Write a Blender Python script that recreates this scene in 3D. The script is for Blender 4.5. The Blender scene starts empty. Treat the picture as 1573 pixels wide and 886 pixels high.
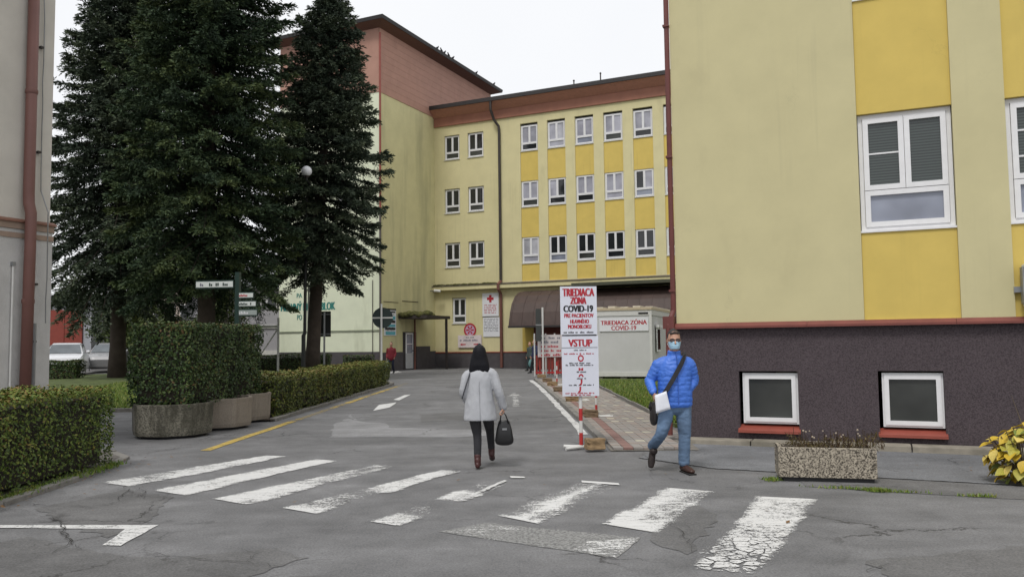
import bpy, bmesh, math, random
import numpy as np
from mathutils import Vector, Matrix
R_ = math.radians
random.seed(7); rng = np.random.default_rng(7)
SC = bpy.context.scene; COL = SC.collection

# ------------------------------------------------------------------ camera, sky, sun, exposure
FPX, CX, CY, EYE = 1250.0, 786.5, 443.0, 1.62      # the photograph is 1573 px wide
PITCH, ROLL = math.atan((525 - 443) / FPX), -0.012
CAMROT = Matrix.Rotation(math.pi / 2 + PITCH, 3, 'X') @ Matrix.Rotation(ROLL, 3, 'Z')
cd = bpy.data.cameras.new('camera'); cam = bpy.data.objects.new('camera', cd); COL.objects.link(cam)
cam.matrix_world = Matrix.Translation((0, 0, EYE)) @ CAMROT.to_4x4()
cd.sensor_width = 36; cd.sensor_fit = 'HORIZONTAL'; cd.lens = FPX / 1573 * 36
cd.clip_start = 0.05; cd.clip_end = 3000
SC.camera = cam
SUN_EL, SUN_AZ = 58, 205                            # degrees; azimuth clockwise from +Y (behind the camera, a little left)
w = bpy.data.worlds.new('World'); SC.world = w; w.use_nodes = True
nt = w.node_tree; nt.nodes.clear()
sky = nt.nodes.new('ShaderNodeTexSky'); sky.sky_type = 'NISHITA'; sky.sun_disc = False
sky.sun_elevation = R_(SUN_EL); sky.sun_rotation = R_(SUN_AZ); sky.dust_density = 4
b1 = nt.nodes.new('ShaderNodeBackground'); b1.inputs[1].default_value = 0.10
b2 = nt.nodes.new('ShaderNodeBackground'); b2.inputs[1].default_value = 0.84
cn = nt.nodes.new('ShaderNodeTexNoise'); cn.inputs['Scale'].default_value = 2.2; cn.inputs['Detail'].default_value = 4
cr_ = nt.nodes.new('ShaderNodeValToRGB'); cr_.color_ramp.elements[0].position = .3; cr_.color_ramp.elements[0].color = (.915, .93, .96, 1); cr_.color_ramp.elements[1].position = .7; cr_.color_ramp.elements[1].color = (.985, .99, 1, 1)
tcw = nt.nodes.new('ShaderNodeTexCoord'); nt.links.new(tcw.outputs['Generated'], cn.inputs['Vector']); nt.links.new(cn.outputs[0], cr_.inputs[0]); nt.links.new(cr_.outputs[0], b2.inputs[0])
mx = nt.nodes.new('ShaderNodeMixShader'); mx.inputs[0].default_value = 0.94     # a closed cloud deck over the clear sky
wo = nt.nodes.new('ShaderNodeOutputWorld')
nt.links.new(sky.outputs[0], b1.inputs[0]); nt.links.new(b1.outputs[0], mx.inputs[1])
nt.links.new(b2.outputs[0], mx.inputs[2]); nt.links.new(mx.outputs[0], wo.inputs[0])
sd = bpy.data.lights.new('sun', 'SUN'); sd.energy = 1.45; sd.angle = R_(15); sd.color = (1, 0.97, 0.93)
sun = bpy.data.objects.new('sun', sd); COL.objects.link(sun)
az, el = R_(SUN_AZ), R_(SUN_EL)
sdir = Vector((math.sin(az) * math.cos(el), math.cos(az) * math.cos(el), math.sin(el)))
sun.rotation_euler = sdir.to_track_quat('Z', 'Y').to_euler()
SC.view_settings.view_transform = 'Standard'; SC.view_settings.look = 'None'
SC.view_settings.gamma = 1; SC.view_settings.exposure = 0.32

# ------------------------------------------------------------------ survey helpers: photo pixel -> point of the place
def ray(px, py): return CAMROT @ Vector(((px - CX) / FPX, (CY - py) / FPX, -1))
def G(px, py, z=0.0):
    d = ray(px, py); t = (z - EYE) / d.z
    return Vector((d.x * t, d.y * t, z))
def D(px, py, y):
    d = ray(px, py); t = y / d.y
    return Vector((d.x * t, y, EYE + d.z * t))
class Frame:                                        # a vertical plane: s along it, z up, e outward
    def __init__(s, o, u):
        s.o = Vector((o[0], o[1], 0)); s.u = Vector((u[0], u[1], 0)).normalized()
        s.n = Vector((s.u.y, -s.u.x, 0)); s.a = math.atan2(s.u.y, s.u.x)
    def __call__(s, a, z, e=0.0): return s.o + s.u * a + s.n * e + Vector((0, 0, z))
    def at(s, px, py, e=0.0):
        d = ray(px, py); o = s.o + s.n * e - Vector((0, 0, EYE)); t = o.dot(s.n) / d.dot(s.n)
        p = Vector((0, 0, EYE)) + d * t
        return (p - s.o).dot(s.u), p.z

# ------------------------------------------------------------------ materials
MATS = {}
def nodes(name):
    m = bpy.data.materials.new(name); m.use_nodes = True; t = m.node_tree; t.nodes.clear()
    o = t.nodes.new('ShaderNodeOutputMaterial'); p = t.nodes.new('ShaderNodeBsdfPrincipled')
    t.links.new(p.outputs[0], o.inputs[0]); return m, t, p, o
def tex(t, kind, scale, detail=4, rough=.55, mapscale=None, dist=0):
    c = t.nodes.new('ShaderNodeTexCoord'); n = t.nodes.new('ShaderNodeTex' + kind)
    n.inputs['Scale'].default_value = scale
    if 'Detail' in n.inputs: n.inputs['Detail'].default_value = detail
    if 'Roughness' in n.inputs and kind == 'Noise': n.inputs['Roughness'].default_value = rough
    if dist and 'Distortion' in n.inputs: n.inputs['Distortion'].default_value = dist
    if mapscale:
        mp = t.nodes.new('ShaderNodeMapping'); mp.inputs['Scale'].default_value = mapscale
        t.links.new(c.outputs['Object'], mp.inputs[0]); t.links.new(mp.outputs[0], n.inputs['Vector'])
    else: t.links.new(c.outputs['Object'], n.inputs['Vector'])
    return n
def ramp(t, src, stops):
    r = t.nodes.new('ShaderNodeValToRGB'); e = r.color_ramp.elements
    e[0].position, e[0].color = stops[0][0], tuple(stops[0][1]) + (1,) if len(stops[0][1]) == 3 else stops[0][1]
    e[1].position, e[1].color = stops[-1][0], tuple(stops[-1][1]) + (1,) if len(stops[-1][1]) == 3 else stops[-1][1]
    for p, c in stops[1:-1]:
        x = e.new(p); x.color = tuple(c) + (1,)
    t.links.new(src, r.inputs[0]); return r.outputs[0]
def mixc(t, fac, a, b, mode='MIX'):
    m = t.nodes.new('ShaderNodeMix'); m.data_type = 'RGBA'; m.blend_type = mode
    for s, v in ((m.inputs[0], fac), (m.inputs[6], a), (m.inputs[7], b)):
        if hasattr(v, 'links') or hasattr(v, 'is_linked'): t.links.new(v, s)
        elif isinstance(v, (int, float)): s.default_value = v
        else: s.default_value = tuple(v) + (1,)
    return m.outputs[2]
def g3(v): return (v, v, v)
def M(name, col, rough=.8, var=.12, vs=6.0, bump=0, bs=60, metal=0, stain=None, grain=None, spec=.5, coat=0, streak=None):
    """plain procedural paint/stone/cloth: colour with noise, optional streaky stains, grain and bump"""
    if name in MATS: return MATS[name]
    m, t, p, o = nodes(name)
    n = tex(t, 'Noise', vs, 6, .6)
    lo = [c * (1 - var) for c in col]; hi = [min(1, c * (1 + var)) for c in col]
    c = ramp(t, n.outputs[0], [(.3, lo), (.7, hi)])
    if grain:                                       # (scale, dark colour, light colour, amount)
        v = tex(t, 'Noise', grain[0] * 1.5, 3, .7)
        gcol = ramp(t, v.outputs[0], [(.40, grain[1]), (.58, grain[2])])
        c = mixc(t, grain[3], c, gcol)
    if stain:                                       # (scale, mapscale, threshold, colour, amount)
        s = tex(t, 'Noise', stain[0], 5, .6, stain[1])
        f = ramp(t, s.outputs[0], [(stain[2], g3(0)), (stain[2] + .22, g3(stain[4]))])
        c = mixc(t, f, c, stain[3])
    if streak:                                      # (colour, amount): thin rain runs and hairline cracks
        s1 = tex(t, 'Noise', 1.0, 4, .6, (7, 7, .22)); s2 = tex(t, 'Noise', .35, 2)
        f = mixc(t, 1.0, ramp(t, s1.outputs[0], [(.56, g3(0)), (.72, g3(1))]), ramp(t, s2.outputs[0], [(.42, g3(0)), (.65, g3(streak[1]))]), 'MULTIPLY')
        c = mixc(t, f, c, streak[0])
        vo = t.nodes.new('ShaderNodeTexVoronoi'); vo.feature = 'DISTANCE_TO_EDGE'; vo.inputs['Scale'].default_value = .5
        tc = t.nodes.new('ShaderNodeTexCoord'); nz = tex(t, 'Noise', 2.2, 6, .7); vm = t.nodes.new('ShaderNodeVectorMath'); vm.operation = 'MULTIPLY_ADD'; vm.inputs[1].default_value = (.9, .9, .9)
        t.links.new(nz.outputs['Color'], vm.inputs[0]); t.links.new(tc.outputs['Object'], vm.inputs[2]); t.links.new(vm.outputs[0], vo.inputs['Vector'])
        f = mixc(t, 1.0, ramp(t, vo.outputs['Distance'], [(.001, g3(1)), (.004, g3(0))]), ramp(t, tex(t, 'Noise', .6, 2).outputs[0], [(.52, g3(0)), (.62, g3(.35))]), 'MULTIPLY')
        c = mixc(t, f, c, streak[0])
    t.links.new(c, p.inputs['Base Color'])
    p.inputs['Roughness'].default_value = rough; p.inputs['Metallic'].default_value = metal
    p.inputs['Specular IOR Level'].default_value = spec; p.inputs['Coat Weight'].default_value = coat
    if bump:
        bn = tex(t, 'Noise', bs, 5, .6); b = t.nodes.new('ShaderNodeBump')
        b.inputs['Strength'].default_value = bump; b.inputs['Distance'].default_value = .01
        t.links.new(bn.outputs[0], b.inputs['Height']); t.links.new(b.outputs[0], p.inputs['Normal'])
    MATS[name] = m; return m
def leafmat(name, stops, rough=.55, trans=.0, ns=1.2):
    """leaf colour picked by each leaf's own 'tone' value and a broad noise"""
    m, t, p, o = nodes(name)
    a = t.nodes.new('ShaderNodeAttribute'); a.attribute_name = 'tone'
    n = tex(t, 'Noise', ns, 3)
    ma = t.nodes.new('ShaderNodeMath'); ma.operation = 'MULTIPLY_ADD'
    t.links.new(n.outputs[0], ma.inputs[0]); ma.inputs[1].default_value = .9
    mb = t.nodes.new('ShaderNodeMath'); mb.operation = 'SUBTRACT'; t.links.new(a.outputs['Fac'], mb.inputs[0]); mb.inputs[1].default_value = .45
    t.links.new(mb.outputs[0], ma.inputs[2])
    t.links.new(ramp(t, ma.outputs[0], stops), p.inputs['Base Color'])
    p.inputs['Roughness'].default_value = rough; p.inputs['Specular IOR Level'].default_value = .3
    MATS[name] = m; return m

# ------------------------------------------------------------------ objects
def tag(o, label=None, cat=None, group=None, kind=None):
    if label: o['label'] = label
    if cat: o['category'] = cat
    if group: o['group'] = group
    if kind: o['kind'] = kind
    return o
def thing(name, loc, label, cat, group=None, rotz=0):
    o = bpy.data.objects.new(name, None); COL.objects.link(o); o.empty_display_size = .2
    o.location = loc; o.rotation_euler = (0, 0, rotz); return tag(o, label, cat, group)
def wmat(o):
    m = o.matrix_basis
    return wmat(o.parent) @ m if o.parent else m
class MB:
    """collects geometry in world coordinates, then links it as ONE mesh object"""
    def __init__(s): s.v = []; s.f = []
    def add(s, vs, fs):
        k = len(s.v); s.v += [tuple(p) for p in vs]; s.f += [tuple(i + k for i in f) for f in fs]; return s
    def quad(s, a, b, c, d): return s.add([a, b, c, d], [(0, 1, 2, 3)])
    def hexa(s, p): return s.add(p, [(0, 3, 2, 1), (4, 5, 6, 7), (0, 1, 5, 4), (1, 2, 6, 5), (2, 3, 7, 6), (3, 0, 4, 7)])
    def box(s, x0, x1, y0, y1, z0, z1):
        return s.hexa([(x0, y0, z0), (x1, y0, z0), (x1, y1, z0), (x0, y1, z0), (x0, y0, z1), (x1, y0, z1), (x1, y1, z1), (x0, y1, z1)])
    def fbox(s, F, s0, s1, z0, z1, e0, e1):
        return s.hexa([F(s0, z0, e1), F(s1, z0, e1), F(s1, z0, e0), F(s0, z0, e0), F(s0, z1, e1), F(s1, z1, e1), F(s1, z1, e0), F(s0, z1, e0)])
    def tube(s, pts, r, n=10, cap=True):
        pts = [Vector(p) for p in pts]; rs = r if isinstance(r, (list, tuple)) else [r] * len(pts)
        k = len(s.v); ref = None
        for i, p in enumerate(pts):
            tn = (pts[min(i + 1, len(pts) - 1)] - pts[max(i - 1, 0)]).normalized()
            a = tn.orthogonal().normalized() if ref is None else (ref - tn * ref.dot(tn)).normalized()
            ref = a; b = tn.cross(a)
            for j in range(n):
                th = 2 * math.pi * j / n; s.v.append(tuple(p + a * (math.cos(th) * rs[i]) + b * (math.sin(th) * rs[i])))
        for i in range(len(pts) - 1):
            for j in range(n):
                q = (j + 1) % n; s.f.append((k + i * n + j, k + i * n + q, k + (i + 1) * n + q, k + (i + 1) * n + j))
        if cap:
            s.f.append(tuple(k + j for j in range(n))[::-1]); s.f.append(tuple(k + (len(pts) - 1) * n + j for j in range(n)))
        return s
    def prism(s, poly, z0, z1):                     # poly: xy list, counter-clockwise
        n = len(poly); k = len(s.v)
        s.v += [(p[0], p[1], z0) for p in poly] + [(p[0], p[1], z1) for p in poly]
        s.f.append(tuple(k + i for i in range(n))[::-1]); s.f.append(tuple(k + n + i for i in range(n)))
        s.f += [(k + i, k + (i + 1) % n, k + n + (i + 1) % n, k + n + i) for i in range(n)]; return s
    def lathe(s, c, prof, n=20, sx=1, sy=1):
        k = len(s.v); c = Vector(c)
        for r, z in prof:
            for j in range(n):
                th = 2 * math.pi * j / n; s.v.append((c.x + math.cos(th) * r * sx, c.y + math.sin(th) * r * sy, c.z + z))
        for i in range(len(prof) - 1):
            for j in range(n):
                q = (j + 1) % n; s.f.append((k + i * n + j, k + i * n + q, k + (i + 1) * n + q, k + (i + 1) * n + j))
        s.f.append(tuple(k + j for j in range(n))[::-1]); s.f.append(tuple(k + (len(prof) - 1) * n + j for j in range(n)))
        return s
    def sphere(s, c, r, n=16, m=10, sc=(1, 1, 1)):
        prof = [(max(1e-4, math.sin(math.pi * i / m)) * r, -math.cos(math.pi * i / m) * r * sc[2]) for i in range(m + 1)]
        return s.lathe(c, prof, n, sc[0], sc[1])
    def sheet(s, pts, z): return s.add([(p[0], p[1], z) for p in pts], [tuple(range(len(pts)))])
    def build(s, name, mat, parent=None, bevel=0, smooth=False, kind=None, label=None):
        me = bpy.data.meshes.new(name)
        vs = s.v
        if parent is not None:
            inv = wmat(parent).inverted(); vs = [tuple(inv @ Vector(p)) for p in s.v]
        me.from_pydata(vs, [], s.f); me.validate()
        if bevel or smooth:
            bm = bmesh.new(); bm.from_mesh(me); bmesh.ops.recalc_face_normals(bm, faces=bm.faces)
            if bevel:
                bmesh.ops.remove_doubles(bm, verts=bm.verts, dist=1e-5)
                bmesh.ops.bevel(bm, geom=[e for e in bm.edges if len(e.link_faces) == 2 and e.calc_face_angle(0) > .5], offset=bevel, segments=2, affect='EDGES', profile=.6)
            bm.to_mesh(me); bm.free()
            if smooth: me.shade_smooth()
        me.materials.append(mat)
        o = bpy.data.objects.new(name, me); COL.objects.link(o)
        if parent is not None: o.parent = parent
        return tag(o, label=label, kind=kind)
def npmesh(name, V, Fq, mat, parent=None, tone=None, kind=None):
    """fast mesh from numpy: V (n,3) world, Fq (m,k) faces of equal size, tone per face"""
    V = np.asarray(V, float)
    if parent is not None:
        inv = np.array(wmat(parent).inverted()); V = V @ inv[:3, :3].T + inv[:3, 3]
    me = bpy.data.meshes.new(name); n, m, k = len(V), len(Fq), Fq.shape[1]
    me.vertices.add(n); me.vertices.foreach_set('co', V.astype(np.float32).ravel())
    me.loops.add(m * k); me.loops.foreach_set('vertex_index', Fq.astype(np.int32).ravel())
    me.polygons.add(m); me.polygons.foreach_set('loop_start', np.arange(0, m * k, k, dtype=np.int32))
    if tone is not None:
        a = me.attributes.new('tone', 'FLOAT', 'FACE'); a.data.foreach_set('value', tone.astype(np.float32))
    me.update(calc_edges=True); me.materials.append(mat)
    o = bpy.data.objects.new(name, me); COL.objects.link(o)
    if parent is not None: o.parent = parent
    return tag(o, kind=kind)
def copy_tree(o, parent=None):
    c = o.copy(); COL.objects.link(c)
    if parent: c.parent = parent
    for ch in [x for x in list(COL.objects) if x.parent == o]: copy_tree(ch, c)
    return c
def structure(name, mb, mat, parent=None, **k):
    o = mb.build(name, mat, parent, **k)
    if parent is None: o['kind'] = 'structure'
    return o
def lettering(text, F, s0, s1, z0, z1, e, mat, parent, name='lettering', bold=.02, depth=.004):
    """printed letters filling the rectangle s0..s1 x z0..z1 of a wall frame, thickened by overlaid copies"""
    cu = bpy.data.curves.new('t', 'FONT'); cu.body = text; cu.resolution_u = 3; cu.align_x = 'CENTER'
    tmp = bpy.data.objects.new('t', cu); COL.objects.link(tmp)
    dg = bpy.context.evaluated_depsgraph_get(); me = bpy.data.meshes.new_from_object(tmp.evaluated_get(dg))
    bpy.data.objects.remove(tmp); bpy.data.curves.remove(cu)
    co = np.array([v.co[:] for v in me.vertices]); lo, hi = co.min(0), co.max(0); b = (z1 - z0) * bold * 1.6
    ss = s0 + b + (co[:, 0] - lo[0]) / (hi[0] - lo[0]) * (s1 - s0 - 2 * b); zz = z0 + (co[:, 1] - lo[1]) / (hi[1] - lo[1]) * (z1 - z0)
    mb = MB(); fs = [tuple(p.vertices) for p in me.polygons]
    for k, d in enumerate((-b, 0, b)): mb.add([F(a + d, z, e + .0006 * k) for a, z in zip(ss, zz)], fs)
    bpy.data.meshes.remove(me)
    return mb.build(name, mat, parent)
def textlines(F, s0, s1, z, h, e, mat, parent, name='small_print', seed=0, n=None):
    """a line of print too small to read: word-like dashes"""
    r = random.Random(seed); mb = MB(); a = s0
    while a < s1 - h * .5:
        L = min(r.uniform(1.5, 5) * h, s1 - a)
        k = max(1, int(L / (h * .62)))
        for i in range(k):
            x = a + i * h * .62; hh = h * r.choice((.7, .7, 1))
            if x + h * .45 < s1 + .001: mb.quad(F(x, z, e), F(x + h * .46, z, e), F(x + h * .46, z + hh, e), F(x, z + hh, e))
        a += L + h * .6
    return mb.build(name, mat, parent, kind='stuff')

# ================================================================== palette
wallY = M('render_yellow_light', (.62, .565, .325), .9, .05, 1.2, .25, 220, stain=(1.0, (1, 1, .35), .60, (.36, .32, .18), .45), streak=((.34, .32, .2), .45))
wallY2 = M('render_yellow_stained', (.605, .565, .315), .9, .06, 1.2, .2, 220, stain=(.9, (1.1, 1.1, .14), .49, (.33, .32, .19), .6))
wallR = M('render_cream_near', (.56, .51, .295), .92, .045, 1.6, .35, 300, stain=(.9, (1, 1, .5), .6, (.38, .33, .19), .4), streak=((.33, .30, .19), .32))
panelY = M('render_ochre', (.61, .46, .12), .88, .05, 2, .25, 260, stain=(.8, (1, 1, .6), .6, (.42, .30, .07), .4), streak=((.40, .30, .09), .35))
mint = M('render_mint', (.71, .75, .57), .9, .05, 1.2, .2, 220, stain=(1.0, (1, 1, .3), .58, (.38, .40, .27), .5))
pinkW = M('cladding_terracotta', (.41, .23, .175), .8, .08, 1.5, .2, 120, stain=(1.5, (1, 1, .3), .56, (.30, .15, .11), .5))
fascia = M('fascia_brown', (.30, .13, .085), .7, .1, 2)
plinth = M('plinth_render_dark', (.066, .049, .054), .95, .22, 2.0, 1.0, 60, grain=(30, (.036, .028, .033), (.100, .082, .090), .6))
plinthF = M('plinth_grey', (.075, .068, .072), .95, .15, 3, .4, 90)
redmetal = M('painted_metal_red', (.27, .065, .045), .5, .12, 4)
pipeB = M('pipe_brown', (.16, .065, .05), .55, .15, 3)
pipeD = M('pipe_dark', (.035, .028, .026), .5, .15, 3)
darkroof = M('roof_edge_dark', (.025, .022, .022), .6, .2, 5)
white = M('white_plastic_frame', (.74, .74, .75), .45, .04, 8)
whiteS = M('white_board', (.70, .71, .74), .5, .03, 4)
whitemetal = M('white_painted_steel', (.62, .62, .60), .5, .07, 3)
steel = M('galvanised_steel', (.30, .31, .32), .45, .1, 6, metal=.6)
black = M('black_print', (.015, .015, .017), .7, .05)
redP = M('red_print', (.42, .02, .035), .6, .05)
tealP = M('teal_paint', (.03, .20, .17), .7, .1)
redpaint = M('red_paint_band', (.45, .03, .03), .55, .08)
def glass(name, col, rough=.04, stripes=0, spec=.6):
    m, t, p, o = nodes(name)
    if stripes:
        c = t.nodes.new('ShaderNodeTexCoord'); wv = t.nodes.new('ShaderNodeTexWave'); wv.bands_direction = 'Z'
        wv.inputs['Scale'].default_value = stripes; t.links.new(c.outputs['Object'], wv.inputs['Vector'])
        t.links.new(ramp(t, wv.outputs[0], [(.25, [x * .45 for x in col]), (.5, col)]), p.inputs['Base Color'])
    else:
        n = tex(t, 'Noise', .9, 3); t.links.new(ramp(t, n.outputs[0], [(.35, [x * .7 for x in col]), (.65, [x * 1.25 for x in col])]), p.inputs['Base Color'])
    p.inputs['Roughness'].default_value = rough; p.inputs['Specular IOR Level'].default_value = spec
    MATS[name] = m; return m
glassDark = glass('glass_over_dark_room', (.022, .024, .026))
glassSkyGrey = glass('glass_painted_sky_grey', (.33, .33, .38))  # grey sky reflection painted into the pane colour
glassPale = glass('glass_over_white_blind', (.42, .42, .46))
glassBlind = glass('glass_over_venetian_blind', (.062, .076, .072), .05, 7.5)
glassSky = glass('glass_painted_sky_pale', (.24, .26, .32))  # bright sky's reflection put into the base colour of these panes
glassBase = glass('glass_frosted_basement', (.045, .048, .045), .2)
glassCar = glass('car_glass', (.12, .14, .155), .05)

# ================================================================== ground, roads, markings
def asphalt(name, lo, hi, tint=(1, 1, 1.02), patches=.5, crackle=0):
    m, t, p, o = nodes(name)
    big = tex(t, 'Noise', .33, 4, .6, None, .6); mid = tex(t, 'Noise', 2.2, 5, .65); fine = tex(t, 'Noise', 55, 5, .8)
    st = tex(t, 'Noise', .9, 4, .6, (.35, 1.6, 1))
    c1 = ramp(t, big.outputs[0], [(.32, [lo * x for x in tint]), (.68, [hi * x for x in tint])])
    c2 = ramp(t, mid.outputs[0], [(.3, g3(.80)), (.7, g3(1.15))])
    c = mixc(t, 1.0, c1, c2, 'MULTIPLY')
    c = mixc(t, .6, c, ramp(t, st.outputs[0], [(.35, g3(.78)), (.65, g3(1.18))]), 'MULTIPLY')
    c = mixc(t, .75, c, ramp(t, fine.outputs[0], [(.3, g3(.45)), (.7, g3(1.55))]), 'MULTIPLY')
    v = tex(t, 'Voronoi', 70); c = mixc(t, .4, c, ramp(t, v.outputs['Color'], [(.15, g3(.55)), (.95, g3(1.6))]), 'MULTIPLY')
    # hairline cracks, only where a broad noise lets the surface be old
    cr = t.nodes.new('ShaderNodeTexVoronoi'); cr.feature = 'DISTANCE_TO_EDGE'; cr.inputs['Scale'].default_value = .75
    tc = t.nodes.new('ShaderNodeTexCoord'); nz = tex(t, 'Noise', 3.0, 5, .7)
    vm = t.nodes.new('ShaderNodeVectorMath'); vm.operation = 'MULTIPLY_ADD'; vm.inputs[1].default_value = (.55, .55, 0)
    t.links.new(nz.outputs['Color'], vm.inputs[0]); t.links.new(tc.outputs['Object'], vm.inputs[2]); t.links.new(vm.outputs[0], cr.inputs['Vector'])
    line = ramp(t, cr.outputs['Distance'], [(.004, g3(1)), (.013, g3(0))])
    area = ramp(t, tex(t, 'Noise', .45, 3, .5).outputs[0], [(.52, g3(0)), (.62, g3(.8))])
    f = mixc(t, 1.0, line, area, 'MULTIPLY')
    c = mixc(t, f, c, (.03, .028, .027))
    t.links.new(c, p.inputs['Base Color']); p.inputs['Roughness'].default_value = .82; p.inputs['Specular IOR Level'].default_value = .35
    b = t.nodes.new('ShaderNodeBump'); b.inputs['Strength'].default_value = .45; b.inputs['Distance'].default_value = .006
    t.links.new(fine.outputs[0], b.inputs['Height']); t.links.new(b.outputs[0], p.inputs['Normal'])
    MATS[name] = m; return m
asph = asphalt('asphalt_old', .108, .158)
asphL = asphalt('asphalt_patch_pale', .175, .21)
asphD = asphalt('asphalt_patch_dark', .092, .128, (1.01, 1, 1))
asphW = asphalt('asphalt_footpath', .13, .17, (.97, 1, 1.06))
def paintmat(name, col):
    """road paint worn away in flakes: each marking's own 'wear' property says how much"""
    m, t, p, o = nodes(name)
    a = t.nodes.new('ShaderNodeAttribute'); a.attribute_type = 'OBJECT'; a.attribute_name = 'wear'
    n1 = tex(t, 'Noise', 46, 8, .8); n2 = tex(t, 'Noise', 1.7, 4, .6); n3 = tex(t, 'Noise', 10, 5, .65, (.6, 2.2, 1))
    def ma(op, x, y):
        k = t.nodes.new('ShaderNodeMath'); k.operation = op
        for s, v in ((k.inputs[0], x), (k.inputs[1], y)):
            if isinstance(v, (int, float)): s.default_value = v
            else: t.links.new(v, s)
        return k.outputs[0]
    s = ma('ADD', ma('ADD', ma('MULTIPLY', n1.outputs[0], .80), ma('MULTIPLY', n2.outputs[0], .34)), ma('MULTIPLY', n3.outputs[0], .36))
    aw = t.nodes.new('ShaderNodeAttribute'); aw.attribute_name = 'wearv'
    w_ = ma('ADD', ma('ADD', a.outputs['Fac'], aw.outputs['Fac']), .22)
    # shrinkage cells: cracks through the paint where the marking's 'cells' property is set, strongest at its near end
    ac = t.nodes.new('ShaderNodeAttribute'); ac.attribute_type = 'OBJECT'; ac.attribute_name = 'cells'
    vo = t.nodes.new('ShaderNodeTexVoronoi'); vo.feature = 'DISTANCE_TO_EDGE'; vo.inputs['Scale'].default_value = 7.5
    tc = t.nodes.new('ShaderNodeTexCoord'); nd = t.nodes.new('ShaderNodeVectorMath'); nd.operation = 'MULTIPLY_ADD'; nd.inputs[1].default_value = (.12, .12, 0); n4 = tex(t, 'Noise', 6, 3); t.links.new(n4.outputs['Color'], nd.inputs[0]); t.links.new(tc.outputs['Object'], nd.inputs[2]); t.links.new(nd.outputs[0], vo.inputs['Vector']); sx = t.nodes.new('ShaderNodeSeparateXYZ'); t.links.new(tc.outputs['Object'], sx.inputs[0])
    edge = ma('LESS_THAN', vo.outputs['Distance'], ma('MULTIPLY', ma('SUBTRACT', 7.6, ma('ADD', sx.outputs[1], ma('MULTIPLY', n2.outputs[0], 1.0))), .075))
    d = ma('SUBTRACT', ma('SUBTRACT', s, w_), ma('MULTIPLY', edge, ac.outputs['Fac']))
    f = ramp(t, ma('ADD', d, .5), [(.485, g3(0)), (.535, g3(1))])
    tone = ramp(t, n3.outputs[0], [(.3, [c * .82 for c in col]), (.7, col)])
    t.links.new(tone, p.inputs['Base Color']); p.inputs['Roughness'].default_value = .7
    tr = t.nodes.new('ShaderNodeBsdfTransparent'); ms = t.nodes.new('ShaderNodeMixShader')
    t.links.new(f, ms.inputs[0]); t.links.new(tr.outputs[0], ms.inputs[1]); t.links.new(p.outputs[0], ms.inputs[2]); t.links.new(ms.outputs[0], o.inputs[0])
    return m
paintW = paintmat('road_paint_white', (.66, .66, .65)); paintY = paintmat('road_paint_yellow', (.55, .40, .10))
crackM = M('crack_filled_with_dirt', (.030, .028, .026), .95, .2)

mb = MB(); mb.add([(-900, -600, 0), (900, -600, 0), (900, 1600, 0), (-900, 1600, 0)], [(0, 1, 2, 3)])
road = structure('road', mb, asph)

def ragged(pts, amp, step, seed):
    r = random.Random(seed); out = []
    for i, p in enumerate(pts):
        q = pts[(i + 1) % len(pts)]; L = (q - p).length; k = max(1, int(L / step))
        for j in range(k):
            a = p.lerp(q, j / k); out.append(a + Vector((r.uniform(-amp, amp), r.uniform(-amp, amp), 0)))
    return out
def sheetpart(name, pts, z, mat, parent=road, wear=None, amp=0, step=.2, seed=0, label=None):
    pts = [G(*p) if len(p) == 2 and not isinstance(p, Vector) else p for p in pts]
    if amp: pts = ragged(pts, amp, step, seed)
    a = sum(pts[i].x * pts[(i + 1) % len(pts)].y - pts[(i + 1) % len(pts)].x * pts[i].y for i in range(len(pts)))
    if a < 0: pts = pts[::-1]
    o = MB().sheet(pts, z).build(name, mat, parent, label=label)
    if wear is not None: o['wear'] = float(wear)
    return o
AR = R_(66); CR0 = G(1044, 677); FR = Frame(CR0, (math.sin(AR), -math.cos(AR)))      # near right building
AW = R_(65); FTS = Frame((-7.673, 47.0), (math.cos(AW), math.sin(AW)))                             # tower, side towards us
W0 = FTS(6.33, 0); FW = Frame(W0, (math.sin(AW), -math.cos(AW)))                                   # long wing
# paler and darker repairs in the asphalt
sheetpart('asphalt_patch', [(508, 672), (512, 652), (536, 642), (540, 636), (548, 647), (590, 650), (598, 657), (740, 660), (760, 668), (700, 672), (600, 671)], .004, asphL, amp=.05, step=.3, seed=1)
sheetpart('asphalt_patch', [FR(1.9, 0, 2.75), FR(9, 0, 2.95), FR(9, 0, 3.7), FR(2.2, 0, 3.62)], .004, asphD, amp=.02, step=.15, seed=61)
sheetpart('asphalt_patch', [(640, 636), (735, 633), (745, 645), (650, 648)], .004, asphD, amp=.06, step=.3, seed=2)
sheetpart('asphalt_patch', [(-60, 850), (40, 824), (150, 850), (260, 858), (420, 842), (470, 858), (330, 900), (-60, 930)], .004, asphD, amp=.03, step=.1, seed=3)
sheetpart('asphalt_patch', [(60, 780), (190, 752), (262, 764), (230, 800), (170, 826), (110, 812)], .004, asphD, amp=.04, step=.1, seed=4)
sheetpart('asphalt_patch', [(1330, 862), (1573, 838), (1680, 860), (1600, 910), (1400, 905)], .004, asphD, amp=.04, step=.1, seed=5)
sheetpart('asphalt_patch', [(990, 770), (1045, 762), (1105, 790), (1060, 850), (1010, 838)], .004, asphD, amp=.05, step=.1, seed=8)
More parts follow.
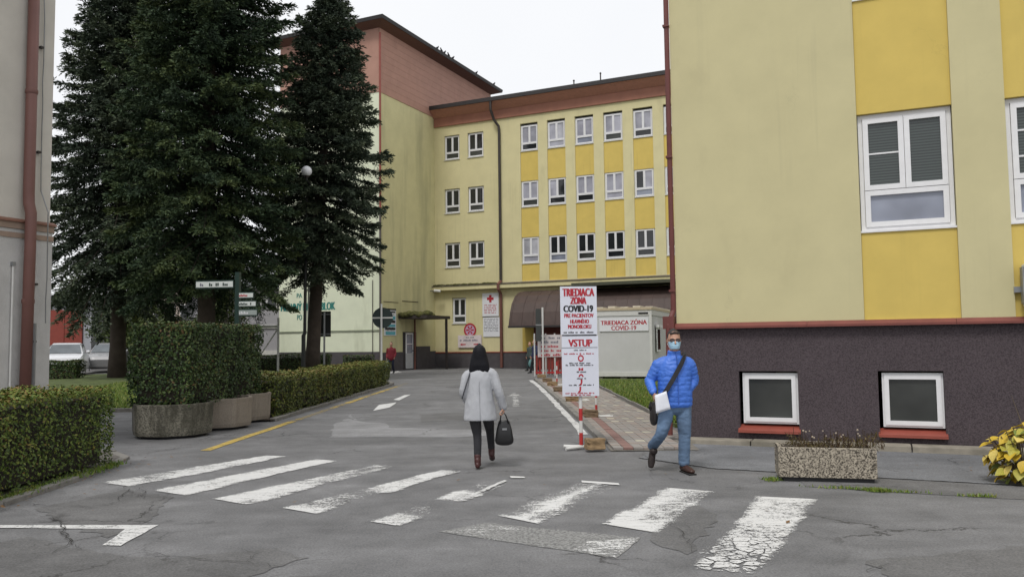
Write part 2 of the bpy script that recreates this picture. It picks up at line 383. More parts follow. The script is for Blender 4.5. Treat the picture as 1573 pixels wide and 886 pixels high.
# zebra crossing: eight stripes (near end left/right, far end right/left), each with its own wear
ZEB = [((160, 742), (196, 747), (438, 701), (412, 700), .455), ((237, 754), (283, 761), (514, 708), (490, 706), .425),
       ((330, 767), (375, 775), (606, 716), (578, 714), .485), ((437, 781), (482, 789), (708, 724), (680, 722), .525),
       ((572, 802), (610, 808), (806, 735), (772, 731), .64), ((768, 793), (822, 804), (952, 745), (892, 739), .58),
       ((930, 806), (1004, 818), (1094, 755), (1030, 750), .475), ((1070, 874), (1154, 882), (1248, 767), (1167, 763), .47)]
WEAR = [[(0, .455), (.2, .47), (.6, .45), (1, .44)], [(0, .42), (.5, .425), (1, .43)], [(0, .42), (.3, .455), (.55, .47), (.72, .53), (1, .505)],
        [(0, .42), (.07, .50), (.28, .54), (.38, .60), (.46, .49), (.55, .44), (.9, .455), (1, .50)], [(0, .44), (.10, .50), (.2, .62), (.40, .64), (.46, .47), (.58, .45), (.66, .58), (1, .66)],
        [(0, .42), (.06, .56), (.5, .55), (1, .58)], [(0, .40), (.10, .43), (.4, .495), (.75, .50), (.95, .46), (1, .41)], [(0, .50), (.3, .47), (.6, .46), (.93, .46), (1, .41)]]
def stripe(name, q, z, prof, side=0, ridge=0, seed=0, nu=46, nv=9, jag=.018):
    """a painted bar as a grid; its worn-ness is written per point: along the bar, ragged long edges, a kept ridge"""
    a, b, c, d = [G(*p) for p in q]; r = np.random.default_rng(seed); mb = MB(); wv = []
    lj, rj = np.cumsum(r.normal(0, jag * .5, nu)), np.cumsum(r.normal(0, jag * .5, nu)); lj -= np.linspace(lj[0], lj[-1], nu); rj -= np.linspace(rj[0], rj[-1], nu)
    for i in range(nu):
        u = i / (nu - 1); L, R = a.lerp(d, u), b.lerp(c, u); t = (R - L).normalized(); L = L - t * (.05 + lj[i]); R = R + t * (.05 + rj[i])
        for j in range(nv):
            v = j / (nv - 1); p = L.lerp(R, v); mb.v.append((p.x, p.y, z))
            e = max(0, 1 - min(v, 1 - v) / .16); w_ = np.interp(u, [k[0] for k in prof], [k[1] for k in prof]) + .13 * e ** 1.5 + side * (v - .5) * .12
            if ridge: w_ -= ridge * max(0, 1 - abs(v - .5) / .22)
            if min(u, 1 - u) < .012: w_ += .03
            wv.append(w_)
    mb.f = [(i * nv + j, i * nv + j + 1, (i + 1) * nv + j + 1, (i + 1) * nv + j) for i in range(nu - 1) for j in range(nv - 1)]
    o = mb.build(name, paintW, road); at = o.data.attributes.new('wearv', 'FLOAT', 'POINT'); at.data.foreach_set('value', np.array(wv, dtype=np.float32)); o['wear'] = 0.0; return o
for i, (a, b, c, d, wr) in enumerate(ZEB):
    o = stripe('zebra_stripe', (a, b, c, d), .008, WEAR[i], (0, 0, 0, 0, .3, 0, .35, .1)[i], (0, 0, 0, 0, 0, .11, 0, 0)[i], 20 + i); o['cells'] = 1.0 if i == 7 else 0.0
# the bits of stripe five and six that kept their paint
sheetpart('zebra_stripe_remnant', [(706, 768), (711, 770), (780, 739), (775, 738)], .012, paintW, wear=.47, amp=.01, step=.06, seed=32)
sheetpart('zebra_stripe_remnant', [(783, 732), (785, 735), (807, 735), (805, 733)], .012, paintW, wear=.3)
sheetpart('zebra_stripe_remnant', [(893, 739), (894, 742), (952, 746), (950, 743)], .012, paintW, wear=.3)
sheetpart('worn_marking', [(672, 816), (745, 803), (985, 826), (945, 857)], .004, M('asphalt_scratched_pale', (.17, .17, .168), .85, .3, 6, .5, 60, grain=(26, (.10, .10, .10), (.30, .30, .29), .8)), amp=.015, step=.1, seed=38)
sheetpart('worn_marking', [(880, 846), (905, 833), (985, 826), (945, 857)], .008, paintW, wear=.53, amp=.02, step=.06, seed=39)
sheetpart('worn_marking', [(690, 817), (750, 806), (800, 812), (760, 832)], .008, paintW, wear=.58, amp=.03, step=.06, seed=41)
sheetpart('corner_line', [(-40, 807), (-40, 811), (193, 813), (158, 838), (185, 839), (243, 807)], .008, paintW, wear=.47, amp=.006, step=.1, seed=40)
# arrows and edge lines
sheetpart('lane_arrow', [(573, 631), (582, 622), (603, 619), (609, 618), (606, 621), (598, 626)], .008, paintW, wear=.42)
sheetpart('lane_arrow', [(604, 614), (613, 615), (631, 606), (621, 607)], .008, paintW, wear=.42)
sheetpart('lane_arrow', [(779, 609), (790, 603), (803, 609), (795, 609), (798, 624), (788, 625), (788, 609)], .008, paintW, wear=.535, amp=.03, step=.15, seed=48)
sheetpart('lane_arrow', [(598, 571), (612, 570), (618, 572), (600, 574)], .008, paintW, wear=.5)
WL = [(812, 584), (824, 593), (846, 616), (866, 638), (882, 655), (889, 668), (904, 667), (893, 655), (872, 634), (852, 613), (832, 593), (819, 584)]
sheetpart('edge_line', WL, .008, paintW, wear=.45, amp=.02, step=.5, seed=44, label='white edge line beside the row of stone blocks')
for k, (y0, y1, wr) in enumerate([(12.7, 17.3, .46), (17.4, 22.2, .56), (22.3, 30.6, .5), (30.7, 33.2, .56)]):
    q = [(x + (y - 12) * .022 - .0005 * max(0, y - 20) ** 2 * 0, y) for x, y in ((-4.86, y0), (-4.70, y0), (-4.70, y1), (-4.86, y1))]
    sheetpart('yellow_line', [Vector((a, b, 0)) for a, b in q], .008, paintY, wear=wr, amp=.012, step=.3, seed=50 + k, label='worn yellow line along the left kerb')
# cracks: jagged ribbons that thin out at both ends
def crack(pix, width, seed, jag=.05, forks=2):
    r = random.Random(seed); P = [G(*p) for p in pix]; mb = MB()
    def ribbon(P, w, jag):
        pts = []
        for i in range(len(P) - 1):
            k = max(2, int((P[i + 1] - P[i]).length / .07))
            for j in range(k): pts.append(P[i].lerp(P[i + 1], j / k) + Vector((r.gauss(0, jag * .35), r.gauss(0, jag * .35), 0)))
        pts.append(P[-1]); n = len(pts); k0 = len(mb.v)
        for i, p in enumerate(pts):
            t = (pts[min(i + 1, n - 1)] - pts[max(i - 1, 0)]); t = t.normalized() if t.length else Vector((1, 0, 0))
            ww = .45 * w * (min(i, n - 1 - i) / n * 2) ** .6 * r.uniform(.3, 1.3) * .5
            a = Vector((-t.y, t.x, 0)) * ww; mb.v += [(p.x + a.x, p.y + a.y, .016), (p.x - a.x, p.y - a.y, .016)]
        mb.f += [(k0 + 2 * i, k0 + 2 * i + 1, k0 + 2 * i + 3, k0 + 2 * i + 2) for i in range(n - 1)]; return pts
    pts = ribbon(P, width, jag)
    for _ in range(forks):
        a = r.choice(pts); th = r.uniform(0, 6.28); L = r.uniform(.2, .7)
        ribbon([a, a + Vector((math.cos(th) * L * .5, math.sin(th) * L * .5, 0)), a + Vector((math.cos(th + .5) * L, math.sin(th + .5) * L, 0))], width * .5, jag)
    mb.build('crack', crackM, road)
crack([(-20, 772), (70, 778), (140, 780), (200, 768), (260, 765)], .025, 1, .06, 4)
crack([(40, 790), (90, 798), (100, 815), (110, 840), (20, 872)], .025, 2, .05, 4)
crack([(95, 800), (100, 822), (125, 845), (60, 858)], .02, 3, .05, 3)
crack([(186, 744), (196, 755), (180, 770), (205, 765), (220, 758)], .03, 4, .06, 6)
crack([(210, 748), (222, 756), (218, 768), (240, 764)], .025, 14, .06, 5)
crack([(200, 842), (260, 856), (330, 862), (420, 870), (520, 860)], .022, 5, .04, 2)
crack([(500, 820), (580, 800), (640, 795)], .014, 6, .05, 2)
crack([(300, 664), (330, 676), (360, 668), (400, 655)], .03, 7, .05, 1)
crack([(130, 690), (210, 700), (262, 690), (310, 678)], .03, 8, .06, 2)
crack([(1090, 764), (1230, 790), (1400, 812), (1573, 836)], .012, 9, .06, 4)
crack([(1210, 800), (1310, 828), (1440, 838), (1540, 856)], .010, 10, .05, 3)
crack([(1320, 884), (1352, 872), (1385, 862)], .014, 11, .05, 2)
crack([(1020, 795), (1050, 825), (1070, 860)], .014, 12, .05, 3)
crack([(990, 712), (1000, 728), (1003, 742)], .012, 13, .04, 2)
crack([(952, 690), (985, 698), (1000, 706), (1100, 722), (1200, 731)], .018, 15, .03, 1)
crack([(700, 700), (800, 705), (960, 690)], .010, 16, .05, 1)
crack([(340, 640), (480, 668), (520, 700)], .010, 17, .06, 2)
# ---- kerbs left, verge and lawns
concK = M('concrete_kerb', (.20, .19, .175), .95, .25, 7, .5, 60)
soil = M('soil', (.050, .038, .028), 1, .35, 8, .8, 40)
gravel = M('verge_dirt', (.12, .11, .10), 1, .35, 9, .8, 50)
lawnM = M('lawn_turf', (.075, .10, .025), 1, .45, 2.2, .8, 60)
def kerbrow(name, line, wid, h, mat, parent, gap=.012):
    """kerb stones one by one along a polyline (left side = road side offset)"""
    for i in range(len(line) - 1):
        a, b = Vector(line[i] + (0,)), Vector(line[i + 1] + (0,)); L = (b - a).length; k = max(1, round(L / 1.0)); t = (b - a) / L; q = Vector((-t.y, t.x, 0))
        for j in range(k):
            p0, p1 = a + t * (L * j / k + gap / 2), a + t * (L * (j + 1) / k - gap / 2)
            dz = random.uniform(-.012, .012); dq = q * random.uniform(-.012, .012)
            c = [p0 + dq, p1 + dq, p1 + dq + q * wid, p0 + dq + q * wid]
            m = MB(); m.hexa([(v.x, v.y, -.05) for v in c] + [(v.x, v.y, h + dz) for v in c]); m.build('kerb_stone', mat, parent, bevel=.012)
verge = structure('verge', MB().sheet([(-5.06, 17.3), (-5.02, 33.2), (-5.3, 34.6), (-6.6, 34.6), (-6.9, 17.3)], .045), soil)
kerbrow('kerb', [(-5.04, 17.4), (-4.90, 24.0), (-4.62, 31.0), (-4.75, 32.6), (-5.3, 34.4)], .14, .075, concK, verge)
# bed under the near hedge, edged by a kerb that curves round its end
bedline = [(-5.10, 2.0), (-5.17, 6.0), (-5.22, 8.46), (-5.28, 10.0), (-5.40, 11.24), (-5.57, 11.93), (-6.03, 12.5), (-6.8, 12.75)]
bed = structure('hedge_bed', MB().prism([(p[0] - .1, p[1]) for p in bedline] + [(-12, 12.75), (-12, 2)], -.05, .035), gravel)
kerbrow('kerb', bedline, .12, .05, concK, bed)
def hgt(x, y):
    f = min(1, max(0, (y - 19) / 12)); g = min(1, max(0, (-5.6 - x) / 2.2)); f = f * f * (3 - 2 * f); g = g * g * (3 - 2 * g)
    return .055 + .29 * f * g
lv, lf, ix = [], [], {}
xs = np.arange(-26, -5.55, .5); ys = np.arange(18.0, 38.6, .5)
for i, x in enumerate(xs):
    for j, y in enumerate(ys): ix[i, j] = len(lv); lv.append((x, y, hgt(x, y) + .012 * math.sin(x * 2.1) * math.cos(y * 1.7)))
for i in range(len(xs) - 1):
    for j in range(len(ys) - 1):
        if xs[i] < -7.2 and ys[j] < 20.5: continue
        lf.append((ix[i, j], ix[i + 1, j], ix[i + 1, j + 1], ix[i, j + 1]))
mb = MB(); mb.add(lv, lf); lawn = structure('lawn', mb, lawnM)
kerbrow('kerb', [(-7.2, 20.42), (-26, 20.42)], .1, .09, concK, lawn)
car_park = structure('car_park', MB().prism([(-60, 38.7), (-9, 38.7), (-15.3, 47.4), (-15.3, 90), (-60, 90)], -.05, .335), asphD)

# ---- right side: paved path beside the road, its lawn, the footway by the near building
pathsub = structure('paved_path', MB().sheet([(1.42, 12.05), (2.72, 12.05), (2.98, 16), (2.98, 35), (.98, 35), (1.25, 24), (1.42, 16)], .012), M('paver_joint_sand', (.18, .165, .145), 1, .25, 12, .5, 80))
lawnR = structure('lawn', MB().prism([(2.99, 15.2), (3.6, 15.2), (14, 36), (14, 44), (2.99, 44)], -.05, .07), lawnM)
pav = [M('paver_grey', (.285, .265, .245), .95, .2, 5, .4, 90), M('paver_grey_warm', (.30, .255, .225), .95, .2, 5, .4, 90), M('paver_red', (.25, .15, .13), .95, .2, 5, .4, 90), M('paver_pale', (.47, .44, .34), .95, .15, 9, .4, 90)]
def pave_mesh(mat):
    o = MB().box(0.004, .146, .004, .146, 0, .03).build('paver', mat, None); me = o.data; bpy.data.objects.remove(o)
    return me
PM = [pave_mesh(m) for m in pav]
rp = random.Random(5); cnt = 0; rest = [[], [], [], []]
row = 0; y = 12.12
while y < 34.6:
    x0 = 1.465 - max(0, y - 16) * .0225
    xe = 2.55 if y < 13.2 else 2.95
    k = int((xe - x0) / .15)
    for i in range(k):
        x = x0 + i * .15
        pale = row in (5, 13, 26, 30, 41, 52, 63) and i % 2 == 1 and i > 2
        c = 3 if pale else 2 if i == 1 else (1 if rp.random() < .4 else 0)
        if cnt < 298:
            o = bpy.data.objects.new('paver', PM[c]); COL.objects.link(o); o.parent = pathsub
            o.location = (x, y, .014 + rp.uniform(0, .006)); o.rotation_euler = (rp.uniform(-.012, .012), rp.uniform(-.012, .012), 0); cnt += 1
        else: rest[c].append((x, y, .014 + rp.uniform(0, .006)))
    y += .15; row += 1
for c in range(4):
    m = MB()
    for x, yy, z in rest[c]: m.box(x + .004, x + .146, yy + .004, yy + .146, z, z + .03)
    m.build('paver', pav[c], pathsub, kind='stuff')
kerbrow('kerb', [(1.455, 12.9), (1.45, 16), (1.27, 24), (1.00, 34.8)], .12, .085, concK, pathsub)
kerbrow('kerb', [(2.97, 35), (2.97, 15.6)], .05, .09, concK, pathsub)

foot = structure('footway', MB().sheet([FR(-.1, 0, .32), FR(-.1, 0, 2.1), FR(1.0, 0, 2.68), FR(9, 0, 2.9), FR(9, 0, .32)][::-1], .006), asphW)
m = MB(); r = random.Random(3)
for a in np.arange(-.1, 8.8, .06):
    e = float(np.interp(a, [-.1, 1, 9], [2.1, 2.68, 2.9])) + r.uniform(-.010, .010); b = a + .06; m.sheet([FR(a, 0, e), FR(b, 0, e), FR(b, 0, e + .017), FR(a, 0, e + .017)][::-1], .0085)
m.build('joint', crackM, foot)
apr = M('concrete_apron', (.27, .245, .20), .95, .22, 5, .5, 50, stain=(1.5, (1, 1, 1), .5, (.13, .12, .09), .8))
for i in range(8):
    a = .05 + i * 1.1; MB().fbox(FR, a + .008, a + 1.092, -.05, .085 + random.uniform(-.008, .008), .012, .33 + random.uniform(-.01, .01)).build('apron_slab', apr, foot, bevel=.012)

# ================================================================== buildings
def wall(mb, F, s0, s1, z0, z1, holes=(), e=0.0, deep=.16):
    """a wall face with real openings and their reveals"""
    S = sorted({s0, s1, *[h[0] for h in holes], *[h[1] for h in holes]}); Z = sorted({z0, z1, *[h[2] for h in holes], *[h[3] for h in holes]})
    for i in range(len(S) - 1):
        for j in range(len(Z) - 1):
            cs, cz = (S[i] + S[i + 1]) / 2, (Z[j] + Z[j + 1]) / 2
            if any(h[0] < cs < h[1] and h[2] < cz < h[3] for h in holes): continue
            mb.quad(F(S[i], Z[j], e), F(S[i + 1], Z[j], e), F(S[i + 1], Z[j + 1], e), F(S[i], Z[j + 1], e))
    for a, b, c, d in holes:
        q = e - deep
        mb.quad(F(a, c, e), F(a, c, q), F(b, c, q), F(b, c, e)); mb.quad(F(a, d, e), F(b, d, e), F(b, d, q), F(a, d, q))
        mb.quad(F(a, c, e), F(a, d, e), F(a, d, q), F(a, c, q)); mb.quad(F(b, c, e), F(b, c, q), F(b, d, q), F(b, d, e))
    return mb
def window(root, F, s0, s1, z0, z1, e, fw, panes, bars=(), sill=None, name='window', mats=None, out=.05):
    """frame with sashes (one mesh) > pane, sill.  panes: list of (u0,u1,v0,v1) in fractions; bars: extra glazing bars on a pane"""
    W, H = s1 - s0, z1 - z0; m = MB()
    U = lambda u: s0 + u * W; V = lambda v: z0 + v * H
    def ring(a, b, c, d, t, e0, e1):
        m.fbox(F, a, b, c, c + t, e0, e1); m.fbox(F, a, b, d - t, d, e0, e1)
        m.fbox(F, a, a + t, c + t, d - t, e0, e1); m.fbox(F, b - t, b, c + t, d - t, e0, e1)
    ring(s0, s1, z0, z1, fw * .8, e - .06, e)
    for k, (a, b, c, d) in enumerate(panes): ring(U(a) + .003, U(b) - .003, V(c) + .003, V(d) - .003, fw, e - .045, e + out * .4)
    for (a, b, v) in bars: m.fbox(F, U(a) + fw, U(b) - fw, V(v) - .012, V(v) + .012, e - .03, e - .008)
    o = m.build(name, white, root, bevel=0)
    for k, (a, b, c, d) in enumerate(panes):
        mt = mats[k] if isinstance(mats, (list, tuple)) else mats
        MB().fbox(F, U(a) + fw * .7, U(b) - fw * .7, V(c) + fw * .7, V(d) - fw * .7, e - .035, e - .022).build('pane', mt, o)
    if sill: MB().fbox(F, s0 - .03, s1 + .03, z0 - .035, z0 - .003, e - .05, sill[0]).build('sill', sill[1], o)
    return o
PW = [(.05, .5, .30, .97), (.5, .95, .30, .97), (.05, .95, .03, .30)]

# ---- the near building on the right
RB = thing('health_building', FR(4, 0, 0), 'cream and ochre rendered building with dark plinth filling the right side', 'building')
cols = [(2.80, 4.07), (4.73, 6.00), (6.66, 7.93), (8.59, 9.86)]
rows = [(3.18, 4.98), (6.73, 8.53)]
m = MB(); wall(m, FR, 0, 12, 1.88, 10.6, [(a, b, 1.88, 10.0) for a, b in cols], 0, .20)
m.quad(FR(0, 1.88, 0), FR(0, 10.6, 0), FR(0, 10.6, -14), FR(0, 1.88, -14)); m.quad(FR(12, 0, 0), FR(12, 0, -14), FR(12, 10.6, -14), FR(12, 10.6, 0))
m.quad(FR(0, 0, -14), FR(0, 10.6, -14), FR(12, 10.6, -14), FR(12, 0, -14)); m.quad(FR(0, 10.6, 0), FR(12, 10.6, 0), FR(12, 10.6, -14), FR(0, 10.6, -14))
m.build('wall', wallR, RB)
MB().fbox(FR, -.35, 12.3, 10.603, 10.85, -14.4, .4).build('roof', darkroof, RB)
for a, b in cols:
    for c, d in [(1.883, 3.18), (4.98, 6.73), (8.53, 9.99)]:
        MB().fbox(FR, a + .002, b - .002, c, d, -.19, -.045).build('ochre_panel', panelY, RB)
    for (c, d) in rows:
        i = cols.index((a, b)); low = c < 5
        pm = [(.05, .5, .345, .965), (.5, .95, .345, .965), (.05, .95, .03, .343)]
        br = [(.05, .5, .66)] if i == 0 else [(.05, .5, .74), (.05, .5, .53)]
        window(RB, FR, a + .01, b - .01, c + .035, d - .005, -.115, .075, pm, br, (-.02, white), mats=[glassBlind, glassBlind, glassSky])
m = MB(); bas = [(.95, 1.83, .22, 1.12), (2.95, 3.81, .22, 1.13), (4.95, 5.8, .22, 1.13)]
wall(m, FR, 0, 12, -.05, 1.80, bas, -.035, .16); m.quad(FR(0, -.05, -.035), FR(0, 1.8, -.035), FR(0, 1.8, -14), FR(0, -.05, -14))
m.build('plinth', plinth, RB)
for a, b, c, d in bas:
    window(RB, FR, a + .05, b - .005, c + .09, d - .03, -.10, .062, [(.035, .965, .035, .965)], (), None, mats=glassBase)
    MB().hexa([FR(a - .02, .172, .045), FR(b + .02, .172, .045), FR(b + .02, .20, -.18), FR(a - .02, .20, -.18), FR(a - .02, .212, .045), FR(b + .02, .212, .045), FR(b + .02, .285, -.18), FR(a - .02, .285, -.18)]).build('window_sill', redmetal, RB)
m = MB()
for a in range(0, 12, 2):
    m.hexa([FR(a - .08 * (a == 0), 1.795, .07), FR(a + 1.995, 1.795, .07), FR(a + 1.995, 1.795, -.01), FR(a - .08 * (a == 0), 1.795, -.01), FR(a - .08 * (a == 0), 1.83, .07), FR(a + 1.995, 1.83, .07), FR(a + 1.995, 1.885, .003), FR(a - .08 * (a == 0), 1.885, .003)])
m.build('flashing', M('flashing_red_dark', (.175, .048, .037), .55, .15, 3), RB)
m = MB(); m.tube([FR(-.045, 10.6, .01), FR(-.045, 2.10, .01), FR(-.075, 1.98, .06), FR(-.12, 1.86, .085), FR(-.13, .1, .085)], .042, 12)
for z in (2.4, 4.6, 6.8, 9): m.fbox(FR, -.10, .0, z, z + .035, -.04, .07)
m.fbox(FR, -.20, -.02, 1.80, 2.0, -.05, .12)
m.build('downpipe', M('pipe_dark_red', (.13, .035, .03), .55, .15, 3), RB)
ac = thing('air_conditioner', FR(5.2, 1.98, .2), 'white outdoor air conditioning unit bracketed to the ochre panel at the right edge', 'air conditioner')
MB().fbox(FR, 4.82, 5.62, 2.02, 2.60, .0, .27).build('casing', M('ac_white', (.62, .63, .60), .5, .05), ac, bevel=.02)
m = MB()
for k in range(9): m.fbox(FR, 4.90, 5.32, 2.08 + k * .055, 2.095 + k * .055, .272, .285)
m.build('grille', M('ac_grille', (.1, .1, .1), .6), ac)
m = MB(); m.fbox(FR, 4.80, 4.815, 2.06, 2.56, .02, .25); m.build('side_shade', steel, ac)
m = MB(); m.fbox(FR, 4.90, 4.94, 1.97, 2.015, -.04, .26); m.fbox(FR, 5.5, 5.54, 1.97, 2.015, -.04, .26); m.fbox(FR, 4.72, 4.80, 2.22, 2.30, -.045, .03); m.build('bracket', steel, ac)

# ---- the tower block with its terracotta top storey
TW = thing('tower_block', FTS(3, 0, -3), 'tall pale green and yellow block with terracotta cladding at the top', 'building')
FTF = Frame(FTS(0, 0) - Vector((math.sin(AW), -math.cos(AW), 0)) * 7.4, (math.sin(AW), -math.cos(AW)))   # its face to the left
DEP = 14.7; ZT = 20.35; ZP = 16.42
m = MB(); wall(m, FTF, 0, 7.4, 1.15, ZP, [(4.4, 5.3, 6.2, 7.8), (4.4, 5.3, 9.7, 11.3), (4.4, 5.3, 13.2, 14.8)]); m.build('front_wall', mint, TW)
for c in (6.2, 9.7, 13.2): window(TW, FTF, 4.42, 5.28, c + .02, c + 1.58, -.1, .06, PW, (), (.04, steel), mats=[glassDark] * 3)
m = MB(); m.quad(FTS(0, 1.1), FTS(DEP, 1.1), FTS(DEP, ZP), FTS(0, ZP)); m.build('side_wall', wallY2, TW)
m = MB()
m.quad(FTF(0, 0, 0), FTF(0, ZT, 0), FTF(0, ZT, -DEP), FTF(0, 0, -DEP)); m.quad(FTF(0, 0, -DEP), FTF(0, ZT, -DEP), FTF(7.4, ZT, -DEP), FTF(7.4, 0, -DEP)); m.build('rear_wall', wallY, TW)
m = MB(); wall(m, FTF, 0, 7.4, ZP + .002, ZT, (), .03); m.quad(FTS(-.03, ZP + .002, .03), FTS(DEP, ZP + .002, .03), FTS(DEP, ZT, .03), FTS(-.03, ZT, .03))
m.fbox(FTS, -.03, DEP, ZP - .04, ZP + .001, -.01, .03); m.fbox(FTF, 0, 7.4, ZP - .04, ZP + .001, -.01, .03)
m.build('terracotta_cladding', pinkW, TW)
m = MB()
for k in range(1, 10): m.fbox(FTS, -.02, DEP, ZP + k * .39, ZP + k * .39 + .02, .028, .036)
m.build('cladding_joints', M('cladding_joint', (.355, .195, .15), .85), TW)
# eaves: sloping soffit, dark gutter edge
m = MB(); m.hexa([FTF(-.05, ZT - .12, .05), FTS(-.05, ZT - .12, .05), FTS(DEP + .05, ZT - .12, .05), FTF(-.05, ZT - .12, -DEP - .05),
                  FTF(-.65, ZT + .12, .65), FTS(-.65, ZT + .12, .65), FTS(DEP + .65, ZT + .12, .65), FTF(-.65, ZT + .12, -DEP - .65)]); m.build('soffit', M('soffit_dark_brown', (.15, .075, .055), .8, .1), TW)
m = MB(); m.hexa([FTF(-.68, ZT + .123, .68), FTS(-.68, ZT + .123, .68), FTS(DEP + .68, ZT + .123, .68), FTF(-.68, ZT + .123, -DEP - .68),
                  FTF(-.72, ZT + .33, .72), FTS(-.72, ZT + .33, .72), FTS(DEP + .72, ZT + .33, .72), FTF(-.72, ZT + .33, -DEP - .72)]); m.build('roof', darkroof, TW)
m = MB(); m.fbox(FTS, -.03, 8, -.05, 1.098, -.3, .03); m.fbox(FTF, 0, 7.4, -.05, 1.148, -.3, .025); m.build('plinth', plinthF, TW)
m = MB(); m.fbox(FTF, 0, 7.36, 2.34, 2.42, -.02, .05); m.build('string_course', M('course_grey_green', (.25, .28, .2), .9), TW)
m = MB(); m.tube([FTS(-.06, 19.9, .10), FTS(-.06, 9.2, .10)], .065, 8); m.build('downpipe', redmetal, TW)
m = MB(); m.tube([FTS(-.06, 9.2, .10), FTS(-.06, .1, .10)], .065, 8); m.build('downpipe', M('pipe_grey_brown', (.10, .085, .075), .6), TW, label='grey lower half of the corner downpipe')
m = MB(); m.tube([FTF(6.95, 5.3, .05), FTF(6.95, .9, .05)], .02, 6); m.build('cable', pipeD, TW)
lettering('HLAVNÝ MONOBLOK', FTF, .15, 4.28, 3.66, 4.24, .012, tealP, TW, bold=.035)
lettering('PA', FTF, 1.38, 1.80, 4.45, 4.72, .012, tealP, TW); lettering('PO', FTF, 1.42, 1.80, 3.10, 3.42, .012, tealP, TW)
# door, canopy
MB().fbox(FTS, 2.45, 3.95, .0, 2.30, -.02, .035).build('door_surround', M('door_surround_dark', (.035, .03, .03), .7), TW)
door = MB().fbox(FTS, 2.72, 3.52, .08, 1.02, .035, .08).build('door', M('door_grey_white', (.42, .43, .44), .6, .08), TW)
m = MB(); m.fbox(FTS, 2.72, 2.80, 1.02, 2.22, .035, .08); m.fbox(FTS, 3.44, 3.52, 1.02, 2.22, .035, .08); m.fbox(FTS, 2.72, 3.52, 2.16, 2.24, .035, .08); m.fbox(FTS, 2.8, 3.44, 1.55, 1.60, .04, .075); m.build('sash', white, door)
MB().fbox(FTS, 2.8, 3.44, 1.02, 2.16, .04, .06).build('pane', glassSky, door); MB().fbox(FTS, 3.40, 3.46, 1.1, 1.2, .08, .12).build('handle', steel, door)
MB().fbox(FTS, 3.97, 5.6, .0, 1.42, -.02, .05).build('base_panel', plinthF, TW)
cp = thing('door_canopy', FTS(3.2, 3.1, 1.0), 'flat dark canopy on one post over the side door of the tower', 'canopy')
MB().fbox(FTS, 1.95, 4.75, 3.08, 3.26, .03, 2.0).build('slab', M('canopy_dark', (.035, .027, .023), .7, .2), cp)
mossM = M('moss', (.075, .075, .022), 1, .5, 5, 1, 40)
m = MB(); rr = random.Random(2)
for k in range(46):
    a, e = rr.uniform(1.95, 3.7), rr.uniform(.15, 1.5); m.sphere(FTS(a, 3.29 + .1 * rr.random(), e), rr.uniform(.15, .3), 7, 5, (1, 1, .7))
m.build('moss_cover', mossM, cp, smooth=True)
MB().fbox(FTS, 4.48, 4.60, 0, 3.07, 1.78, 1.90).build('post', pipeD, cp)
MB().fbox(FTS, 3.55, 3.63, 0, 3.07, .12, .2).build('post', pipeB, cp, label='thin brown post beside the door')
m = MB(); m.fbox(FTS, .4, 1.95, 4.04, 4.07, .002, .03); m.fbox(FTS, 2.4, 4.2, 4.15, 4.19, .002, .03); m.build('wall_cable', pipeD, TW)
bd = thing('information_board', FTS(1, 2.1, .05), 'narrow white and blue information board with dark arrows on the tower side wall', 'sign')
MB().fbox(FTS, .42, 1.66, 2.08, 3.66, .012, .045).build('board', whiteS, bd)
bl = M('sign_blue', (.10, .36, .42), .5, .1)
MB().fbox(FTS, .42, 1.66, 3.57, 3.67, .046, .055).build('header', black, bd)
for k, (z, mt, h) in enumerate([(3.42, black, .09), (3.02, bl, .20), (2.82, black, .15), (2.58, bl, .16), (2.42, black, .12), (2.12, bl, .20)]):
    MB().fbox(FTS, .50 + .05 * (k % 2), 1.58, z, z + h, .046, .05).build('stripe', mt, bd)
for k, z in enumerate((3.30, 2.98, 2.52, 2.36)): textlines(FTS, .55, 1.5, z, .05, .052, black, bd, seed=k)
cm = thing('security_camera', FTS(5.75, 4.9, .3), 'white security camera on a bracket in the corner above the canopy', 'security camera')
m = MB(); m.tube([FTS(5.62, 4.95, .35), FTS(5.72, 4.9, .75)], .09, 8); m.build('housing', whitemetal, cm)
m = MB(); m.tube([FTS(5.7, 4.95, .01), FTS(5.7, 4.95, .4)], .03, 6); m.build('bracket', steel, cm)

